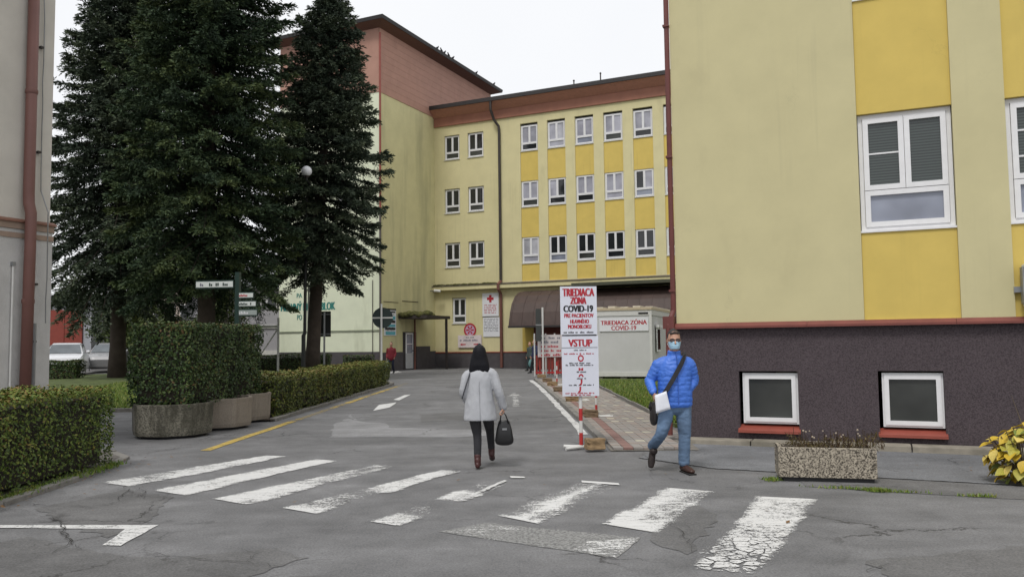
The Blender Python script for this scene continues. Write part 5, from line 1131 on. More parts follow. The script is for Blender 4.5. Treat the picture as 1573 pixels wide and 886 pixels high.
# ================================================================== cars, birds
def car(loc, rot, paintm, label):
    t = thing('parked_car', loc, label, 'car', 'cars parked beyond the lawn', rot); X = wmat(t)
    def sect(mb, secs, mat, name, par=t, smooth=True, cap=True):
        """loft of cross-sections: (y, half width bottom, half width top, z bottom, z top); front at -y"""
        n = 12
        for (y, wb, wt, z0, z1) in secs:
            for (u, z) in ((-wb * .9, z0), (-wb, z0 + .08 * (z1 - z0)), (-wb, z0 + .5 * (z1 - z0)), (-wt * 1.01, z0 + .85 * (z1 - z0)), (-wt * .94, z1 - .01), (-wt * .6, z1), (wt * .6, z1), (wt * .94, z1 - .01), (wt * 1.01, z0 + .85 * (z1 - z0)), (wb, z0 + .5 * (z1 - z0)), (wb, z0 + .08 * (z1 - z0)), (wb * .9, z0)): mb.v.append(tuple(X @ Vector((u, y, z))))
        for i in range(len(secs) - 1):
            for j in range(n): k = (j + 1) % n; mb.f.append((i * n + j, i * n + k, (i + 1) * n + k, (i + 1) * n + j))
        mb.f.append(tuple(range(n))[::-1]); mb.f.append(tuple((len(secs) - 1) * n + j for j in range(n))); return mb.build(name, mat, par, smooth=False, bevel=.012)
    body = sect(MB(), [(-2.05, .66, .60, .30, .66), (-1.95, .80, .74, .22, .80), (-1.5, .87, .80, .20, .92), (-.95, .88, .82, .20, 1.0), (.5, .88, .83, .20, 1.02), (1.7, .87, .82, .22, 1.02), (2.0, .78, .72, .30, .92)], paintm, 'body')
    sect(MB(), [(-.98, .76, .74, .98, 1.0), (-.25, .74, .60, .98, 1.43), (.3, .74, .61, .98, 1.49), (1.1, .74, .60, .98, 1.46), (1.85, .70, .62, .98, 1.02)], paintm, 'cabin')
    def q(name, pts, mat, par=t): m = MB(); m.add([X @ Vector(p) for p in pts], [tuple(range(len(pts)))]); return m.build(name, mat, par)
    q('windscreen', [(-.69, -.985, 1.02), (.69, -.985, 1.02), (.57, -.285, 1.415), (-.57, -.285, 1.415)], glassCar)
    q('rear_window', [(.55, 1.80, 1.08), (-.55, 1.80, 1.08), (-.5, 1.16, 1.43), (.5, 1.16, 1.43)], glassCar)
    for s in (-1, 1):
        q('side_window', [(s * .755, -.75, 1.04), (s * .755, .35, 1.04), (s * .65, .30, 1.42), (s * .65, -.15, 1.40)][::s], glassDark); q('side_window', [(s * .755, .42, 1.04), (s * .75, 1.5, 1.04), (s * .645, 1.1, 1.41), (s * .65, .40, 1.42)][::s], glassDark)
        m = MB(); m.sphere(X @ Vector((s * .95, -.62, 1.06)), .11, 10, 7, (1, .6, .7)); m.build('mirror', paintm, t, smooth=True)
        m = MB(); m.sphere(X @ Vector((s * .60, -1.90, .70)), .17, 12, 8, (1.0, .55, .6)); m.build('headlight', M('headlight_glass', (.55, .57, .6), .1, .1), t, smooth=True)
        for y in (-1.3, 1.25):
            m = MB(); c = X @ Vector((s * .80, y, .31)); ax = (X.to_3x3() @ Vector((1, 0, 0))).normalized(); m.tube([c - ax * .1, c - ax * .1, c + ax * .1], [.28, .31, .31], 20); wl = m.build('wheel', M('tyre_black', (.015, .015, .016), .9), t)
            m = MB(); m.tube([c + ax * s * .085, c + ax * s * .11], [.20, .19], 16); m.build('rim', steel, wl)
    m = MB(); m.hexa([X @ Vector(p) for p in ((-.5, -2.0, .32), (.5, -2.0, .32), (.5, -1.8, .32), (-.5, -1.8, .32), (-.45, -2.03, .52), (.45, -2.03, .52), (.45, -1.8, .52), (-.45, -1.8, .52))]); m.build('grille', black, t); return t
q = D(104, 580, 36.8); carP = M('car_paint_white', (.66, .67, .70), .3, .02, 2, coat=.4)
car((q.x - .85, 38.2, .335), R_(24), carP, 'white hatchback parked beyond the lawn in front of the red garage door')
q = D(160, 575, 42); car((q.x + .2, 42, .335), R_(20), M('car_paint_silver', (.30, .30, .31), .35, .03, 2, metal=.3, coat=.4), 'silver grey car half hidden behind the left spruce trunk')
birdM = M('bird_feathers', (.035, .035, .04), .8, .2)
for k, (px, py, f) in enumerate([(673, 86, 1), (679, 89, -1), (684, 92, 1), (690, 95, -1), (697, 100, 1), (733, 123, 1), (760, 140, 1)]):
    a, _ = FTS.at(px, py, .66); p = FTS(a, ZT + .33, .62)
    t = thing('bird', p, 'dark bird perched on the tower roof edge, ' + ['first of the cluster of five', 'second of the cluster of five', 'third of the cluster of five', 'fourth of the cluster of five', 'last of the cluster of five', 'alone down the slope', 'farthest, at the right end'][k], 'bird', 'birds on the tower roof')
    m = MB(); u = FTS.u * f; b = p + Vector((0, 0, .11)); u = u * .72
    m.tube([b - u * .26 + Vector((0, 0, -.03)), b - u * .12, b + u * .02 + Vector((0, 0, .02)), b + u * .10 + Vector((0, 0, .09)), b + u * .15 + Vector((0, 0, .14)), b + u * .20 + Vector((0, 0, .13)), b + u * .26 + Vector((0, 0, .12))], [.016, .05, .06, .042, .036, .02, .005], 9); m.build('body', birdM, t, smooth=True)
    m = MB(); m.tube([p, b], .012, 5); m.tube([p + u * .05, b + u * .04], .012, 5); m.build('leg', birdM, t)

# ================================================================== people
def chain(mb, pts, rads, n=16, ref=(1, 0, 0), caps=True):
    """closed limb: ring (rx along ref, ry across) at each point, rounded ends"""
    pts = [Vector(p) for p in pts]; rads = [(r, r) if isinstance(r, (int, float)) else r for r in rads]; ref = Vector(ref)
    tan = [(pts[min(i + 1, len(pts) - 1)] - pts[max(i - 1, 0)]).normalized() for i in range(len(pts))]
    if caps:
        for end, sg in ((0, -1), (-1, 1)):
            p, r, t = pts[end], rads[end], tan[end]; k = min(r)
            ex = [(p + t * sg * k * .45, (r[0] * .85, r[1] * .85), t), (p + t * sg * k * .75, (r[0] * .5, r[1] * .5), t)]
            if end == 0: pts = [e[0] for e in ex[::-1]] + pts; rads = [e[1] for e in ex[::-1]] + rads; tan = [t, t] + tan
            else: pts += [e[0] for e in ex]; rads += [e[1] for e in ex]; tan += [t, t]
    k = len(mb.v)
    for p, r, t in zip(pts, rads, tan):
        a = (ref - t * ref.dot(t)); a = a.normalized() if a.length > .05 else t.orthogonal().normalized(); b = t.cross(a)
        for j in range(n): th = 2 * math.pi * j / n; mb.v.append(tuple(p + a * (math.cos(th) * r[0]) + b * (math.sin(th) * r[1])))
    for i in range(len(pts) - 1):
        for j in range(n): q = (j + 1) % n; mb.f.append((k + i * n + j, k + i * n + q, k + (i + 1) * n + q, k + (i + 1) * n + j))
    mb.f.append(tuple(k + j for j in range(n))[::-1]); mb.f.append(tuple(k + (len(pts) - 1) * n + j for j in range(n))); return mb
def fuse(name, mb, voxel, mat, root, smooth=2, xf=None, label=None):
    """melts the overlapping pieces of mb into one continuous surface (local coordinates of root)"""
    me = bpy.data.meshes.new('t'); me.from_pydata(mb.v, [], mb.f)
    bm = bmesh.new(); bm.from_mesh(me); bmesh.ops.recalc_face_normals(bm, faces=bm.faces); bm.to_mesh(me); bm.free()
    o = bpy.data.objects.new('t', me); COL.objects.link(o); r = o.modifiers.new('r', 'REMESH'); r.mode = 'VOXEL'; r.voxel_size = voxel; r.use_smooth_shade = True
    if smooth: s = o.modifiers.new('s', 'SMOOTH'); s.iterations = smooth; s.factor = .5
    dg = bpy.context.evaluated_depsgraph_get(); out = bpy.data.meshes.new_from_object(o.evaluated_get(dg)); bpy.data.objects.remove(o); bpy.data.meshes.remove(me)
    out.name = name; out.materials.clear(); out.materials.append(mat); out.shade_smooth(); n = bpy.data.objects.new(name, out); COL.objects.link(n); n.parent = root
    return tag(n, label=label)
def local(mb, name, mat, root, smooth=False, bevel=0):
    me = mb.build(name, mat, None, smooth=smooth, bevel=bevel); me.parent = root; return me
from mathutils import noise as mnoise
def crumple(o, amp, sc, fold=(1, 1, 1)):
    """cloth folds: push the surface in and out along its normals"""
    me = o.data; f = Vector(fold); off = Vector((len(me.vertices) * .013, 3.1, 7.7))
    nr = [v.normal.copy() for v in me.vertices]
    for v, n in zip(me.vertices, nr):
        q = Vector((v.co.x * f.x, v.co.y * f.y, v.co.z * f.z)) * sc + off; a = mnoise.noise(q); b = 1 - abs(mnoise.noise(q * 1.7 + off)) * 2
        v.co += n * amp * (a * .7 + b * .5)
    me.update(); return o
def lerp(a, b, t): return tuple(x + (y - x) * t for x, y in zip(a, b))
skin = M('skin', (.46, .26, .18), .55, .07, 12); 
def hand(mb, wrist, d, nrm, s=1.0, curl=.5, side=1):
    """palm, four unequal bent fingers and a thumb from the side of the palm; d: pointing direction, nrm: palm normal"""
    d = Vector(d).normalized(); nrm = Vector(nrm); nrm = (nrm - d * nrm.dot(d)).normalized(); w_ = Vector(wrist); x = d.cross(nrm) * side
    chain(mb, [w_ - d * .02, w_ + d * .03 * s, w_ + d * .085 * s], [(.026 * s, .020 * s), (.037 * s, .017 * s), (.041 * s, .014 * s)], 12, x)
    for k, (off, L) in enumerate(((-.030, .068), (-.010, .078), (.010, .074), (.030, .058))):
        p = w_ + d * .085 * s + x * off * s; a1 = curl * .6; a2 = curl * 1.3; a3 = curl * 1.9; pts = [p - d * .02]
        for a, f in ((a1, .45), (a2, .32), (a3, .23)): pts.append((pts[-1] if len(pts) > 1 else p) + (d * math.cos(a) + nrm * math.sin(a)) * L * f * s)
        chain(mb, pts, [.0098 * s, .0092 * s, .0085 * s, .0072 * s], 8, x)
    p = w_ + d * .03 * s - x * .032 * s; chain(mb, [p + x * .01, p + (d * .5 - x * .8 + nrm * .3) * .035 * s, p + (d * .85 - x * .6 + nrm * .7) * .07 * s], [.013 * s, .0115 * s, .009 * s], 8, x)
def head(mb, c, s=1.0, yaw=0):
    """skull, jaw, nose, ears; face towards -y; c = point at chin height on the neck axis"""
    X = Matrix.Translation(c) @ Matrix.Rotation(yaw, 4, 'Z') @ Matrix.Scale(s, 4); T = lambda *p: X @ Vector(p); k = MB()
    chain(k, [T(0, -.045, .005), T(0, -.030, .03), T(0, -.016, .065), T(0, -.006, .11), T(0, .004, .155), T(0, .010, .20), T(0, .012, .232), T(0, .012, .25)], [(.034 * s, .030 * s), (.052 * s, .056 * s), (.064 * s, .078 * s), (.074 * s, .094 * s), (.077 * s, .099 * s), (.071 * s, .093 * s), (.052 * s, .070 * s), (.028 * s, .04 * s)], 20)
    chain(k, [T(0, -.098, .135), T(0, -.112, .112), T(0, -.120, .09), T(0, -.105, .085)], [.009 * s, .012 * s, .016 * s, .012 * s], 8)
    for e in (-1, 1): chain(k, [T(e * .076, .008, .095), T(e * .083, .012, .115), T(e * .080, .014, .14)], [(.007 * s, .012 * s), (.008 * s, .019 * s), (.006 * s, .014 * s)], 8)
    chain(k, [T(-.02, -.094, .058), T(.02, -.094, .058)], [.008 * s, .008 * s], 8); chain(k, [T(-.045, -.082, .142), T(0, -.093, .145), T(.045, -.082, .142)], [.012 * s] * 3, 8)
    o = len(mb.v); mb.v += k.v; mb.f += [tuple(i + o for i in f) for f in k.f]; return T

# ---- the man in the blue quilted jacket
pm = G(1040, 725); MAN = thing('person', (pm.x, pm.y, 0), 'man in a blue quilted jacket, jeans, glasses and blue face mask walking towards us', 'person')
b = MB(); T = head(b, (0, -.01, 1.488), 1.0, -.05)
chain(b, [(0, .02, 1.36), (0, .01, 1.45), (0, 0, 1.53)], [.062, .058, .056])
chain(b, [(0, 0, .84), (0, 0, 1.0), (0, 0, 1.2), (0, .01, 1.36)], [(.15, .10), (.15, .10), (.16, .10), (.12, .08)])
RS, RE, RW = (-.185, .02, 1.315), (-.305, .05, 1.115), (-.285, -.10, .985); LS, LE, LW_ = (.185, .02, 1.32), (.252, .05, 1.12), (.145, -.03, .975)
chain(b, [RS, RE, RW], [.045, .038, .028]); chain(b, [LS, LE, LW_], [.045, .038, .028])
hand(b, RW, (.10, -.30, -.9), (.95, .1, -.1), 1.02, .75, -1); hand(b, LW_, (-.2, -.15, -.95), (-.9, -.2, .1), 1, .7, 1)
RH, RK, RA, RT = (-.10, 0, .83), (-.195, -.10, .475), (-.265, .20, .285), (-.275, .205, .06); LH, LK, LA = (.105, 0, .83), (.098, -.035, .455), (.085, -.02, .10)
chain(b, [RH, RK, RA], [.06, .038, .032]); chain(b, [LH, LK, LA], [.06, .038, .032])
fuse('body', b, .0075, skin, MAN, 1)
jk = MB()
tz = [(.795, .192, .140), (.82, .206, .152), (.88, .211, .158), (.96, .209, .160), (1.04, .205, .156), (1.14, .207, .149), (1.24, .209, .139), (1.31, .194, .127), (1.36, .158, .110), (1.40, .118, .097), (1.425, .093, .087)]
def rip(z): q_ = z + .010 * math.sin(z * 23); return .0085 * (abs(math.sin(math.pi * q_ / .062)) ** .5 - .72)
zz = np.arange(.795, 1.426, .008); chain(jk, [(0, .005, z) for z in zz], [(np.interp(z, [t[0] for t in tz], [t[1] for t in tz]) + rip(z), np.interp(z, [t[0] for t in tz], [t[2] for t in tz]) + rip(z)) for z in zz], 40, caps=False)
chain(jk, [(0, .005, 1.41), (0, 0, 1.45), (0, -.002, 1.487)], [(.088, .085), (.077, .078), (.075, .077)], 24, caps=False)
for a, e, c in ((RS, RE, RW), (LS, LE, LW_)):
    pts, rad = [], []
    for i in range(64):
        f = i / 63; p = lerp(a, e, f * 2) if f < .5 else lerp(e, c, f * 2 - 1)
        if .42 < f < .58: k = (f - .42) / .16; p = lerp(p, lerp(lerp(a, e, .84), lerp(e, c, .16), k), .6)
        pts.append(p); L = f * .50; rad.append(np.interp(f, [0, .25, .5, .8, 1], [.082, .072, .062, .054, .046]) + .0075 * (abs(math.sin(math.pi * L / .055)) ** .5 - .7))
    pts = [(a[0] * .55, a[1] * .5, a[2] + .045), (a[0] * .82, a[1], a[2] + .018)] + pts[2:]; rad[0] = .064; rad[1] = .076; chain(jk, pts, rad, 20, caps=True)
jkM = M('jacket_blue_nylon', (.048, .155, .58), .5, .12, 3, .25, 35, spec=.5)
crumple(fuse('jacket', jk, .0085, jkM, MAN, 1), .0075, 13, (1, 1, 1.3))
m = MB(); 
for i in range(12): z = .81 + i * .055; f = np.interp(z, [t[0] for t in tz], [t[2] for t in tz]); m.box(.002, .014, -f - .008, -f + .01, z, z + .056)
local(m, 'zip', M('zip_dark_blue', (.03, .105, .42), .6), MAN)
m = MB(); chain(m, [lerp(RE, RW, .93), lerp(RE, RW, 1.01)], [.052, .045], 16); chain(m, [lerp(LE, LW_, .93), lerp(LE, LW_, 1.01)], [.052, .045], 16); local(m, 'cuff', M('cuff_dark_blue', (.012, .04, .20), .7), MAN, True)
jn = MB(); chain(jn, [(0, .0, .96), (0, .0, .88), (0, .0, .80)], [(.178, .125), (.184, .135), (.176, .13)], 28)
def leg(mb, h, k, a, r0, r1, r2, n=26, seed=0):
    rr = random.Random(seed); pts, rad = [], []
    for i in range(n):
        f = i / (n - 1); p = lerp(h, k, f * 2) if f < .5 else lerp(k, a, f * 2 - 1)
        if .40 < f < .60: p = lerp(p, lerp(lerp(h, k, .8), lerp(k, a, .2), (f - .4) / .2), .6)
        pts.append(p); wr = (.0015 if f < .42 else .0045 if f < .6 else .002 if f < .84 else .007) * rr.uniform(.1, .55); rad.append(np.interp(f, [0, .3, .5, .75, 1], [r0, (r0 + r1) / 2, r1, (r1 + r2) / 2, r2]) + wr * math.sin(i * 2.4 + seed) )
    chain(mb, pts, rad, 20)
leg(jn, (-.098, 0, .80), RK, (-.262, .185, .30), .099, .070, .060, 40, 1); leg(jn, (.100, 0, .80), LK, (.085, -.02, .125), .099, .072, .066, 40, 2)
denim = M('denim_faded', (.11, .175, .28), .9, .45, 2.6, .5, 90, stain=(2.2, (1, 1, .6), .52, (.19, .27, .38), .7))
crumple(fuse('jeans', jn, .0095, denim, MAN, 1), .008, 9, (1, 1, 1.5))
def shoe(mb, heel, toe, up, s=1.0):
    h, t, u = Vector(heel), Vector(toe), Vector(up).normalized(); d = (t - h).normalized(); x = d.cross(u)
    L = (t - h).length; pts = [h + d * L * f + u * z * s for f, z in ((0, .045), (.2, .05), (.45, .042), (.7, .033), (.92, .026))]
    chain(mb, pts, [(.036 * s, .045 * s), (.040 * s, .05 * s), (.043 * s, .042 * s), (.048 * s, .032 * s), (.036 * s, .024 * s)], 14, x); chain(mb, [h + d * L * .12 + u * .05, h + d * L * .12 + u * .12 * s], [.043 * s, .045 * s], 14, x)
shM = M('shoe_brown_leather', (.050, .022, .016), .45, .2, 8, .2, 60); sole = M('shoe_sole', (.012, .011, .011), .9)
m = MB(); shoe(m, (.072, .035, .012), (.150, -.235, .012), (0, 0, 1)); fuse('shoe', m, .008, shM, MAN, 2)
m = MB(); shoe(m, (-.258, .235, .30), (-.300, .165, .035), (.05, -.95, -.2)); fuse('shoe', m, .008, M('shoe_dark_leather', (.022, .015, .014), .5, .2), MAN, 2, label='dark shoe of the trailing foot, heel lifted')
m = MB(); m.hexa([(.035, .04, 0), (.11, .055, 0), (.19, -.24, 0), (.095, -.265, 0), (.035, .04, .018), (.11, .055, .018), (.19, -.24, .018), (.095, -.265, .018)]); local(m, 'shoe_sole', sole, MAN, bevel=.006)
hr = MB(); chain(hr, [T(0, .03, .105), T(0, .026, .15), T(0, .020, .195), T(0, .012, .228), T(0, .006, .252), T(0, .004, .262)], [(.079, .080), (.082, .086), (.079, .092), (.067, .086), (.045, .06), (.02, .03)], 22)
chain(hr, [T(-.05, -.072, .214), T(0, -.083, .222), T(.055, -.070, .216)], [.017, .018, .016], 10)
fuse('hair', hr, .008, M('hair_dark_brown', (.022, .017, .015), .6, .4, 30, .6, 120), MAN, 1)
mk = MB(); na, nz = 15, 9
for i in range(nz):
    f = i / (nz - 1); z = .020 + f * .092; zr = np.interp(z, [0, .03, .065, .11, .155], [.040, .056, .068, .079, .082]); yr = np.interp(z, [0, .03, .065, .11, .155], [.054, .072, .088, .104, .108]); yc = np.interp(z, [0, .03, .065, .11], [-.045, -.030, -.016, -.006])
    for j in range(na):
        a = (j / (na - 1) - .5) * 2.5; bul = .014 * math.cos(a) ** 2 * math.sin(math.pi * min(1, f * .9 + .12)); pl_ = .003 * math.sin(f * 18)
        mk.v.append(tuple(T(math.sin(a) * (zr + .004 + bul), yc - math.cos(a) * (yr + .004 + bul + pl_) * (1.0 + .05 * (f > .8) * math.cos(a)), z)))
mk.f = [(i * na + j, i * na + j + 1, (i + 1) * na + j + 1, (i + 1) * na + j) for i in range(nz - 1) for j in range(na - 1)]
local(mk, 'face_mask', M('face_mask_blue', (.36, .56, .70), .8, .05, 20), MAN, True)
m = MB()
for e in (-1, 1): m.tube([T(e * .066, -.035, .10), T(e * .084, .02, .125)], .0022, 5); m.tube([T(e * .062, -.035, .035), T(e * .083, .02, .10)], .0022, 5)
local(m, 'mask_strap', whiteS, MAN)
m = MB()
for e in (-1, 1):
    cx_ = e * .034; ry, rz = .030, .021; P_ = [T(cx_ + ry * math.cos(t), -.1115 + .30 * abs(cx_ + ry * math.cos(t)) ** 2 * 9, .128 + rz * math.sin(t)) for t in [2 * math.pi * k / 16 for k in range(17)]]; m.tube(P_, .0028, 6)
    m.tube([T(e * .064, -.093, .134), T(e * .080, -.03, .134), T(e * .083, .02, .13)], .0025, 6)
m.tube([T(-.006, -.113, .132), T(.006, -.113, .132)], .0025, 6); local(m, 'glasses', black, MAN)
m = MB()
for e in (-1, 1): m.add([T(e * .034 + .029 * math.cos(t), -.1105 + .30 * abs(e * .034 + .029 * math.cos(t)) ** 2 * 9, .128 + .020 * math.sin(t)) for t in [2 * math.pi * k / 14 for k in range(14)]], [tuple(range(14))])
local(m, 'lens', M('lens_tinted', (.07, .045, .04), .1, .1), MAN)
bag = thing('shoulder_bag', (pm.x - .25, pm.y, .6), 'dark shoulder bag worn across the chest of the man in blue', 'bag')
ofs = Vector(pm) ; wv_ = lambda p: ofs + Vector(p)
m = MB(); chain(m, [wv_((-.268, .03, .60)), wv_((-.268, .03, .64)), wv_((-.262, .03, .80)), wv_((-.255, .03, .84))], [(.035, .10), (.045, .125), (.042, .12), (.03, .10)], 20); m.build('pouch', M('bag_black_leather', (.018, .015, .014), .5, .2), bag, smooth=True)
m = MB(); sp_ = [(.135, .06, 1.425), (.125, -.02, 1.455), (.095, -.105, 1.40), (.05, -.148, 1.32), (-.01, -.168, 1.22), (-.07, -.178, 1.12), (-.13, -.172, 1.02), (-.19, -.135, .93), (-.238, -.06, .87), (-.255, .02, .82)]
k0 = 0
for i, p in enumerate(sp_):
    p = Vector(p); t_ = (Vector(sp_[min(i + 1, 9)]) - Vector(sp_[max(i - 1, 0)])).normalized(); o_ = Vector((p.x * .6, p.y, 0)).normalized() if i > 1 else Vector((0, 0, 1)); x_ = t_.cross(o_).normalized() * .027
    for q in (p - x_ + o_ * .002, p + x_ + o_ * .002, p + x_ + o_ * .012, p - x_ + o_ * .012): m.v.append(tuple(wv_(q)))
for i in range(9):
    for j in range(4): m.f.append((i * 4 + j, i * 4 + (j + 1) % 4, i * 4 + 4 + (j + 1) % 4, i * 4 + 4 + j))
m.build('strap', M('strap_black', (.012, .012, .015), .7), bag, smooth=False)
m = MB(); m.tube([wv_((-.30, .0, .86)), wv_((-.325, -.01, .80)), wv_((-.315, 0, .76)), wv_((-.30, 0, .80))], .012, 6); m.build('loop', M('strap_black', (1, 1, 1)), bag)
pp = MB(); n_ = 7
for i in range(n_):
    for j in range(n_):
        u, v = i / 6, j / 6; top = Vector(lerp((-.285, -.185, .955), (-.145, -.20, 1.005), u)); bot = Vector(lerp((-.275, -.19, .735), (-.098, -.215, .79), u)); p = top.lerp(bot, v); p.y -= .012 * math.sin(u * 3 + v * 2); pp.v.append(tuple(wv_(p)))
pp.f = [(i * n_ + j, i * n_ + j + 1, (i + 1) * n_ + j + 1, (i + 1) * n_ + j) for i in range(6) for j in range(6)]
o = pp.build('paper', M('paper_white', (.74, .76, .82), .8, .02), None, smooth=True); s_ = o.modifiers.new('thick', 'SOLIDIFY'); s_.thickness = .0015; tag(o, 'folded white sheet of paper held by the man in blue', 'paper')

# ---- the woman in the grey coat, walking away
pw = G(738, 720); WOM = thing('person', (pw.x, pw.y, 0), 'woman with long black hair in a pale grey coat walking away along the road', 'person')
b = MB(); T = head(b, (.0, .03, 1.335), .95, math.pi)
chain(b, [(0, 0, 1.2), (0, .01, 1.29), (0, .02, 1.37)], [.055, .05, .048]); chain(b, [(0, 0, .72), (0, 0, .9), (0, 0, 1.1), (0, 0, 1.22)], [(.13, .09), (.12, .08), (.13, .09), (.10, .07)])
RS, RE, RW = (.172, 0, 1.215), (.245, -.02, .985), (.300, .05, .785); LS, LE, LW_ = (-.165, 0, 1.20), (-.215, -.03, .96), (-.165, .16, .86)
chain(b, [RS, RE, RW], [.04, .034, .024]); chain(b, [LS, LE, LW_], [.04, .034, .024]); hand(b, RW, (.05, 0, -1), (-.9, .1, 0), .92, 1.15, 1); hand(b, LW_, (.3, .8, -.4), (0, 0, -1), .9, .6, 1)
LL = ((-.082, 0, .76), (-.035, .03, .42), (-.035, .0, .10)); RL = ((.085, .0, .76), (.120, .30, .45), (.135, .42, .17))
for l in (LL, RL): chain(b, l, [.055, .034, .026])
fuse('body', b, .0085, skin, WOM, 1)
ct = MB(); prof_ = [(.625, .212, .155), (.66, .213, .156), (.75, .200, .148), (.86, .184, .137), (.97, .168, .124), (1.08, .166, .117), (1.17, .172, .110), (1.225, .150, .098), (1.265, .095, .078), (1.29, .070, .068)]
zz = np.linspace(.625, 1.29, 60); iz = [p[0] for p in prof_]
k0 = len(ct.v); n = 48
for z in zz:
    rx, ry = np.interp(z, iz, [p[1] for p in prof_]), np.interp(z, iz, [p[2] for p in prof_]); fl = max(0, (1.0 - z) / .4)
    for j in range(n):
        th = 2 * math.pi * j / n; wob = 1 + fl * .028 * math.sin(th * 5 + 1) + .010 * math.sin(z * 31 + th * 2) * (1 if z > .8 else .4); ct.v.append((-.005 + math.cos(th) * rx * wob + .012 * (1.2 - z), math.sin(th) * ry * wob, z))
for i in range(59):
    for j in range(n): q = (j + 1) % n; ct.f.append((i * n + j, i * n + q, (i + 1) * n + q, (i + 1) * n + j))
ct.f.append(tuple(range(n))[::-1]); ct.f.append(tuple(59 * n + j for j in range(n)))
for a, e, c, sd in ((RS, RE, RW, 1), (LS, LE, LW_, 2)):
    pts, rad = [], []
    for i in range(34):
        f = i / 33; p = lerp(a, e, f * 2) if f < .5 else lerp(e, c, f * 2 - 1)
        if .4 < f < .6: p = lerp(p, lerp(lerp(a, e, .8), lerp(e, c, .2), (f - .4) / .2), .6)
        pts.append(p); rad.append(np.interp(f, [0, .2, .5, .8, 1], [.066, .061, .055, .052, .050]) + .001 * math.sin(i * 1.9 + sd))
    pts = [(a[0] * .6, a[1], a[2] + .028), (a[0] * .85, a[1], a[2] + .008)] + pts[2:]; rad[0] = .055; rad[1] = .066; chain(ct, pts, rad, 18)
chain(ct, [(0, .0, 1.27), (0, .01, 1.315)], [(.068, .066), (.062, .062)], 20)
coatM = M('coat_grey_wool', (.40, .41, .435), .95, .10, 5, .6, 90)
crumple(fuse('coat', ct, .0095, coatM, WOM, 1), .008, 7, (1.2, 1.2, .7))
m = MB(); m.tube([(.010, -.163, .64), (.008, -.152, .76), (.004, -.140, .88), (0, -.131, 1.0), (0, -.122, 1.12)], .0035, 6); local(m, 'back_seam', M('coat_seam', (.30, .31, .33), .95), WOM)
tr = MB(); chain(tr, [(0, 0, .86), (0, 0, .78), (0, 0, .72)], [(.155, .115), (.160, .115), (.15, .11)], 24); leg(tr, LL[0], LL[1], (-.035, .005, .145), .088, .056, .046, 30, 3); leg(tr, RL[0], RL[1], (.133, .40, .215), .088, .056, .046, 30, 4)
fuse('trousers', tr, .009, M('trousers_charcoal', (.028, .028, .032), .9, .2, 6, .3, 80), WOM, 1)
bt = M('boot_dark_red', (.060, .016, .015), .45, .25, 8)
m = MB(); shoe(m, (-.035, -.05, .012), (-.030, .17, .012), (0, 0, 1), .88); chain(m, [(-.035, .0, .08), (-.035, .0, .17)], [.043, .046], 14); fuse('boot', m, .008, bt, WOM, 2)
m = MB(); shoe(m, (.135, .36, .10), (.140, .56, .012), (0, .3, .95), .88); chain(m, [(.134, .405, .13), (.133, .40, .235)], [.043, .046], 14); fuse('boot', m, .008, bt, WOM, 2)
hr = MB(); chain(hr, [T(0, .045, .02), T(0, .040, .07), T(0, .032, .12), T(0, .022, .17), T(0, .014, .215), T(0, .010, .25), T(0, .008, .268)], [(.095, .070), (.098, .080), (.094, .088), (.089, .094), (.077, .090), (.053, .066), (.022, .03)], 22)
g_ = random.Random(9)
for k in range(26):
    a = (k / 25 - .5) * 2.9; r0 = .083 + .004 * g_.random(); sx_, sy_ = math.sin(a), math.cos(a)
    chain(hr, [T(sx_ * r0, .03 + sy_ * .06, .13), T(sx_ * (r0 + .016), .042 + sy_ * .058, .06), T(sx_ * (r0 + .034), .055 + sy_ * .055, -.01), T(sx_ * (r0 + .058), .062 + sy_ * .05, -.065 - .03 * g_.random() - .03 * abs(sx_))], [.020, .021, .018, .007], 8)
fuse('hair', hr, .0085, M('hair_black', (.006, .006, .009), .5, .3, 40, .5, 160, spec=.2), WOM, 1)
hb = thing('handbag', (pw.x + .315, pw.y + .05, .3), 'black leather handbag carried in the right hand of the woman in grey', 'bag'); ow = Vector(pw); wv_ = lambda p: ow + Vector(p) + Vector((-.015, 0, 0)); bgM = M('handbag_black', (.012, .012, .013), .35, .2, 6, .2, 40)
m = MB(); chain(m, [wv_((.325, .05, .325)), wv_((.325, .05, .36)), wv_((.325, .05, .50)), wv_((.325, .05, .60))], [(.115, .045), (.122, .055), (.098, .04), (.070, .018)], 20); m.build('pouch', bgM, hb, smooth=True)
m = MB()
for y in (.025, .075): m.tube([wv_((.27, y, .57)), wv_((.285, .05 + (y - .05) * .5, .68)), wv_((.315, .05, .715)), wv_((.345, .05 + (y - .05) * .5, .68)), wv_((.385, y, .57))], .0085, 7)
m.build('handle', bgM, hb, smooth=True); m = MB(); m.box(wv_((.30, 0, 0)).x, wv_((.36, 0, 0)).x, wv_((0, -.002, 0)).y, wv_((0, .004, 0)).y, .49, .515); m.build('buckle', steel, hb)
m = MB(); m.tube([(-.115, -.02, 1.262), (-.128, -.085, 1.20), (-.160, -.095, 1.10), (-.200, -.090, .98), (-.225, -.03, .90)], .009, 7); local(m, 'shoulder_strap', M('strap_grey', (.06, .06, .07), .7), WOM)

